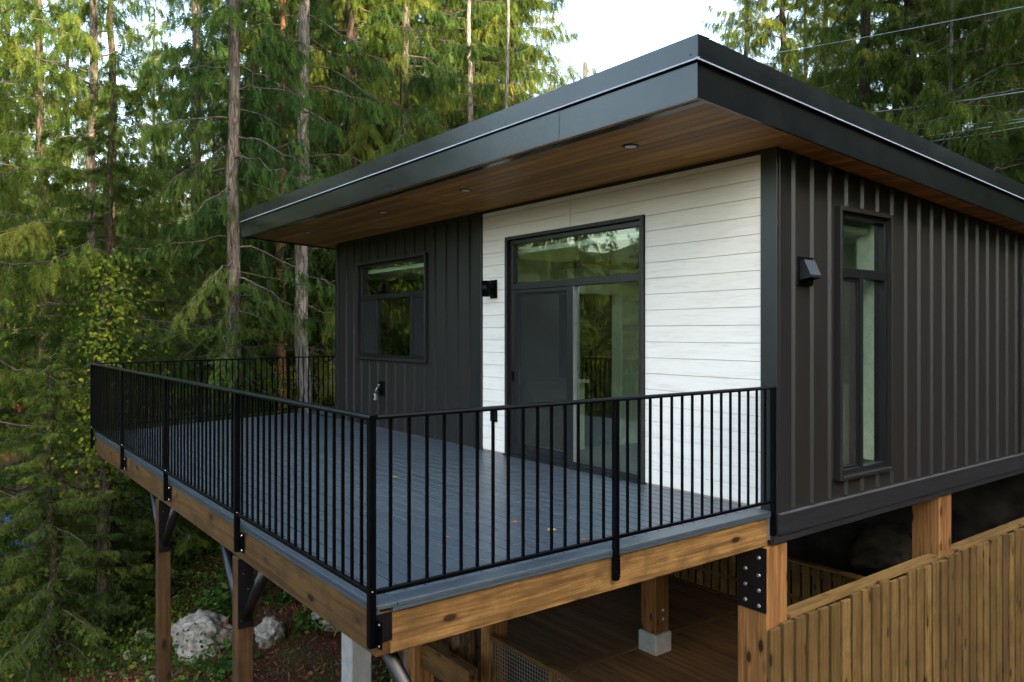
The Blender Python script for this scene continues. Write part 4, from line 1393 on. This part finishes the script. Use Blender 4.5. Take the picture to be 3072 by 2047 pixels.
def rock_mesh(seed, sub=5, mat='rock'):
    bm = bmesh.new(); bmesh.ops.create_icosphere(bm, subdivisions=sub, radius=1)
    off = Vector((seed * 7.3, seed * 3.1, seed))
    for v in bm.verts:
        p = v.co.copy()
        d = 1 + .34 * mnoise.noise(p * 1.1 + off) + .17 * mnoise.noise(p * 2.6 + off) + .07 * mnoise.noise(p * 6 + off) - .10 * max(0, .12 - abs(mnoise.noise(p * 1.7 - off))) / .12
        c = mnoise.cell(p * 1.6 + off) * .10
        v.co = p * (d + c * .6)
    me = bpy.data.meshes.new('rock'); bm.to_mesh(me); bm.free(); me.materials.append(M[mat])
    me.polygons.foreach_set('use_smooth', [sub > 2] * len(me.polygons))
    return me


for (px, py, s, sd, lab) in ((600, 1955, (.44, .36, .35), 1, 'large white streaked boulder between the two deck posts'), (808, 1930, (.235, .20, .24), 2, 'pointed pale rock right of the nearer deck post'),
                             (990, 1880, (.27, .24, .25), 3, 'mottled boulder beside the concrete column')):
    x, y, z, F = ground_hit(px, py)
    o = link('boulder', rock_mesh(sd), None, (x, y, z + s[2] * .55), (.2, .1, sd * 1.1)); o.scale = s
    tag(o, lab, 'rock', 'boulders under the deck')
stm = [rock_mesh(20 + i, 2) for i in range(5)]
for i in range(46):
    px = rnd.choice([rnd.uniform(380, 520), rnd.uniform(480, 700), rnd.uniform(700, 1000)]); py = rnd.uniform(1880, 2040) if px < 560 else rnd.uniform(1700, 2040)
    x, y, z, F = ground_hit(px, py)
    s = rnd.uniform(.02, .06) if px > 520 else rnd.uniform(.03, .13)
    o = link('stone', stm[i % 5], None, (x, y, z + s * .3), (rnd.uniform(0, 3), rnd.uniform(0, 3), rnd.uniform(0, 6))); o.scale = (s, s * .8, s * .6)
    tag(o, 'small pale stone scattered on the mulch under the deck', 'stone', 'small stones on the mulch')

for (x, y, z, sc, sd, lab) in ((-2.9, 6.75, -3.2, .62, 11, 'shade-coloured boulder at the foot of the rubble behind the slat screen'), (-1.9, 6.8, -2.75, .55, 12, 'rounded boulder in the rubble under the side wall'),
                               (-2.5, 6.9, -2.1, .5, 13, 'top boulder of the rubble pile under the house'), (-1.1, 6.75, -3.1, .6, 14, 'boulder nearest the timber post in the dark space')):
    o = link('boulder', rock_mesh(sd, 4, 'shade_rock'), None, (x, y, z), (sd, 0, sd * 2)); o.scale = (sc, sc * .8, sc * .8)
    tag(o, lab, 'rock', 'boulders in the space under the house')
# stump with roots
x, y, z, F = ground_hit(610, 1620)
st = thing('tree_stump', 'old rotten brown stump with spreading roots on the slope under the deck', 'stump', (x, y, z))
V, F_ = [], []
for i in range(10):
    for k in range(16):
        a_ = 2 * math.pi * k / 16
        r = (.30 + .28 * math.exp(-i * .7)) * (1 + .18 * math.sin(4 * a_ + 1) + .1 * rnd.uniform(-1, 1))
        V.append((r * math.cos(a_), r * math.sin(a_), -.15 + i * .10 + (rnd.uniform(-.06, .16) if i == 9 else 0)))
for i in range(9):
    for k in range(16): F_.append((i * 16 + k, i * 16 + (k + 1) % 16, (i + 1) * 16 + (k + 1) % 16, (i + 1) * 16 + k))
F_.append(tuple(9 * 16 + k for k in range(16)))
link('trunk', raw_mesh('trunk', V, F_, M['bark_red'], True), st, (x, y, z))
for a_ in (-2.6, -1.9, -1.2, -.5, .3, -3.4):
    L = rnd.uniform(.9, 1.8)
    pts = []
    for i in range(6):
        xx_, yy_ = x + math.cos(a_ + i * .06) * L * i / 5, y + math.sin(a_ + i * .06) * L * i / 5
        pts.append((xx_, yy_, hz(xx_, yy_) + .12 - .03 * i))
    tube('root', pts, [.10, .085, .07, .055, .04, .02], M['bark_red'], st, 7)
for i in range(9):
    px, py = rnd.uniform(430, 1000), rnd.uniform(1560, 1900)
    xx_, yy_, zz_, F = ground_hit(px, py)
    a_ = rnd.uniform(0, 3.1); L = rnd.uniform(.5, 1.4)
    tag(tube('fallen_branch', [(xx_ + math.cos(a_) * L * (i_ / 4 - .5), yy_ + math.sin(a_) * L * (i_ / 4 - .5), hz(xx_ + math.cos(a_) * L * (i_ / 4 - .5), yy_ + math.sin(a_) * L * (i_ / 4 - .5)) + .04 + rnd.uniform(0, .06)) for i_ in range(5)],
             [.022, .02, .018, .014, .008], M['bark_red'] if i % 2 else M['twig'], None, 6), 'dead stick lying on the mulch slope under the deck', 'stick', 'sticks on the slope')

rg = np.random.default_rng(77)


def scatter_quads(n_, xr, yr, size, up, lift, shape, seed, maskf=None):
    rg = np.random.default_rng(seed)
    x = rg.uniform(*xr, n_); y = rg.uniform(*yr, n_)
    if maskf is not None:
        k_ = maskf(x, y, rg); x, y = x[k_], y[k_]
    n_ = len(x)
    z = height(x, y) + rg.exponential(lift, n_)
    O = np.stack([x, y, z], -1)
    n1 = unit(rg.normal(0, 1, (n_, 3)) + np.array([0, 0, up])); u1 = unit(np.cross(n1, rg.normal(0, 1, (n_, 3)))); v1 = np.cross(n1, u1)
    s = rg.uniform(*size, n_)[:, None]
    V = np.stack([O + s * (u1 * p[0] + v1 * p[1]) for p in shape], 1).reshape(-1, 3)
    m_ = len(shape)
    return V, np.arange(len(V)).reshape(-1, m_)


V, Q = scatter_quads(26000, (-14, -5.6), (-4.6, 3.5), (.018, .055), .9, .012, [(-1, -.22), (1, -.18), (.9, .2), (-.9, .24)], 5)
tag(link('mulch', np_mesh('mulch', V, Q, [M['mulch'], M['twig']], (np.random.default_rng(1).random(len(Q)) < .12).astype(int))), 'reddish bark mulch chips covering the slope under the deck', 'mulch', kind='stuff')


def mk(x, y, rg):
    q = np.sin(x * .9 + 1.3 * np.sin(y * .8)) + np.sin(y * 1.1 - x * .35) + rg.normal(0, .5, len(x))
    near = (y < -2.5 + .05 * (x + 10)) | (x < -12.0)
    return np.where(near, q > -1.2, q > 1.5)


V, Q = scatter_quads(150000, (-21, -6.0), (-7, 5), (.016, .042), .7, .12, [(0, -1), (.8, -.2), (.45, .7), (-.45, .7), (-.8, -.2)], 6, mk)
tag(link('undergrowth', np_mesh('undergrowth', V, Q, [M['under']], tone=np.clip(rg.normal(.48, .2, len(Q)), 0, 1))), 'low green leafy undergrowth spreading at the lower left', 'undergrowth', kind='stuff')


def shrub(px, py, s, n_, label, mat='under', seed=1):
    x, y, z, F = ground_hit(px, py)
    rg = np.random.default_rng(seed)
    t = thing('shrub', label, 'shrub', (x, y, z))
    O = rg.normal(0, 1, (n_, 3)) * np.array([.4, .4, .35]) * s; O[:, 2] = np.abs(O[:, 2]) + .05
    n1 = unit(rg.normal(0, .7, (n_, 3)) + np.array([0, 0, 1.0])); u1 = unit(np.cross(n1, rg.normal(0, 1, (n_, 3)))); v1 = np.cross(n1, u1)
    sz = rg.uniform(.03, .065, n_)[:, None]
    sh = [(0, -1.2), (.6, -.3), (.5, .6), (0, 1.2), (-.5, .6), (-.6, -.3)]
    V = np.stack([O + sz * (u1 * p[0] + v1 * p[1]) for p in sh], 1).reshape(-1, 3)
    link('foliage', np_mesh('foliage', V, np.arange(len(V)).reshape(-1, 6), [M[mat]], tone=np.clip(rg.normal(.5, .18, n_), 0, 1)), t, (x, y, z))
    for i in range(5):
        a_ = rg.uniform(0, 6.28)
        tube('stem', [(x, y, z - .02), (x + .2 * s * math.cos(a_), y + .2 * s * math.sin(a_), z + .35 * s)], [.008, .004], M['twig'], t, 5)


for i, (px, py, s, n_, lab, mat) in enumerate(((690, 1850, .75, 420, 'bright green shrub right of the large boulder', 'under'), (940, 1900, .45, 140, 'small leafy plant left of the mottled boulder', 'under'),
                                               (560, 1640, .6, 160, 'green sprig growing beside the stump', 'under'), (850, 1820, .35, 80, 'small weed on the mulch between post and boulder', 'under'),
                                               (700, 2010, .4, 110, 'low weed at the foot of the nearer deck post', 'under'), (420, 1800, .8, 400, 'yellow-green shrub left of the farther deck post', 'ivy'))):
    shrub(px, py, s, n_, lab, mat, 40 + i)

# survey stakes
for (px, py, h, mat, lab) in ((412, 1640, .42, 'pink', 'survey stake with pink ribbon at the left below the deck'), (672, 1925, .28, 'orange', 'orange tipped survey stake beside the large boulder')):
    x, y, z, F = ground_hit(px, py)
    t = thing('survey_stake', lab, 'stake', (x, y, z))
    box('stake', x - .012, x + .012, y - .012, y + .012, z - .1, z + h, M['fence'], t)
    box('ribbon', x - .018, x + .018, y - .018, y + .018, z + h * .45, z + h + .01, M[mat], t)

# blue tarps far left
for (px, py, s, lab, sd) in ((20, 1600, (1.0, .7, .42), 'blue tarp heap at the left edge behind the boughs', 3), (150, 1625, (.8, .6, .30), 'smaller crumpled blue tarp right of the first heap', 4)):
    x, y, z, F = ground_hit(px, py)
    o = link('tarp', rock_mesh(30 + sd, 4, 'tarp'), None, (x, y, z + s[2] * .4), (0, 0, sd)); o.scale = s
    tag(o, lab, 'tarp')

# neighbouring cabin far behind the trees
cxh, cyh = spot(330, 41)
fz = hz(cxh, cyh)
nb = thing('neighbour_cabin', 'distant brown cabin with dark roof glimpsed through the trees', 'house', (cxh, cyh, fz), math.atan2(CAM.y - cyh, CAM.x - cxh) + math.pi / 2)
WL[nb.name] = Vector((0, 0, 0))
e = .85 - fz
box('wall', -4.2, 4.2, 0, 5, -.3, e, M['brownwall'], nb)
hexa('roof', [(-4.8, -.7, e - .05), (-4.8, -.7, e + .06), (-4.8, 2.6, e + 1.2), (-4.8, 2.6, e + 1.32), (4.8, -.7, e - .05), (4.8, -.7, e + .06), (4.8, 2.6, e + 1.2), (4.8, 2.6, e + 1.32)], M['roofing'], nb)
hexa('roof', [(-4.8, 5.7, e - .05), (-4.8, 5.7, e + .06), (-4.8, 2.6, e + 1.2), (-4.8, 2.6, e + 1.32), (4.8, 5.7, e - .05), (4.8, 5.7, e + .06), (4.8, 2.6, e + 1.2), (4.8, 2.6, e + 1.32)], M['roofing'], nb)
for x0 in (-3.7, 1.1):
    wz = e - .95
    w = box('window', x0, x0 + 2.2, -.03, -.002, wz, wz + .48, M['frame'], nb)
    box('pane', x0 + .05, x0 + 2.15, -.04, -.035, wz + .05, wz + .43, M['glass'], w)
    frame_ring('window_frame', 'y', 0, x0 - .05, x0 + 2.25, wz - .05, wz + .53, .06, -.05, -.001, M['whitepaint'], w, 0)

# utility pole behind the roof and the power lines
x, y = spot(1756, 40)
up_ = thing('utility_pole', 'grey wooden pole top rising behind the roof against the sky', 'pole', (x, y, hz(x, y)))
tube('shaft', [(x, y, hz(x, y) - .3), (x, y, 15.75)], [.17, .125], M['bark_pale'], up_, 12)


def pt(px, py, F):
    x, y = spot(px, F); return Vector((x, y, CAM.z + (HYP - py) / FPX * F))


for (a_, b_, F0, F1, r, lab) in (((2130, 188), (3200, -2), 38, 20, .007, 'topmost thin power line crossing the right hand trees'), ((2500, 345), (3200, 258), 34, 20, .009, 'second power line from the top at right'),
                                 ((2600, 391), (3200, 345), 34, 20, .009, 'third power line from the top at right'), ((2600, 425), (3200, 345.5), 33, 20, .013, 'upper thick cable of the lower pair at right'),
                                 ((2650, 437), (3200, 360), 33, 20, .013, 'lower thick cable of the lower pair at right'), ((2900, 520), (3200, 513), 32, 20, .010, 'lowest power line just above the far roof edge')):
    p0, p1 = pt(a_[0], a_[1], F0), pt(b_[0], b_[1], F1)
    p1 = p0 + (p1 - p0) * 1.25
    p0 = p0 + (p0 - p1) * .35
    pts = [p0.lerp(p1, i / 16) - Vector((0, 0, .25 * 4 * (i / 16) * (1 - i / 16) - .16)) for i in range(17)]
    tag(tube('power_line', pts, r * 1.35, M['wire'], None, 5), lab, 'power line', 'power lines at the right')
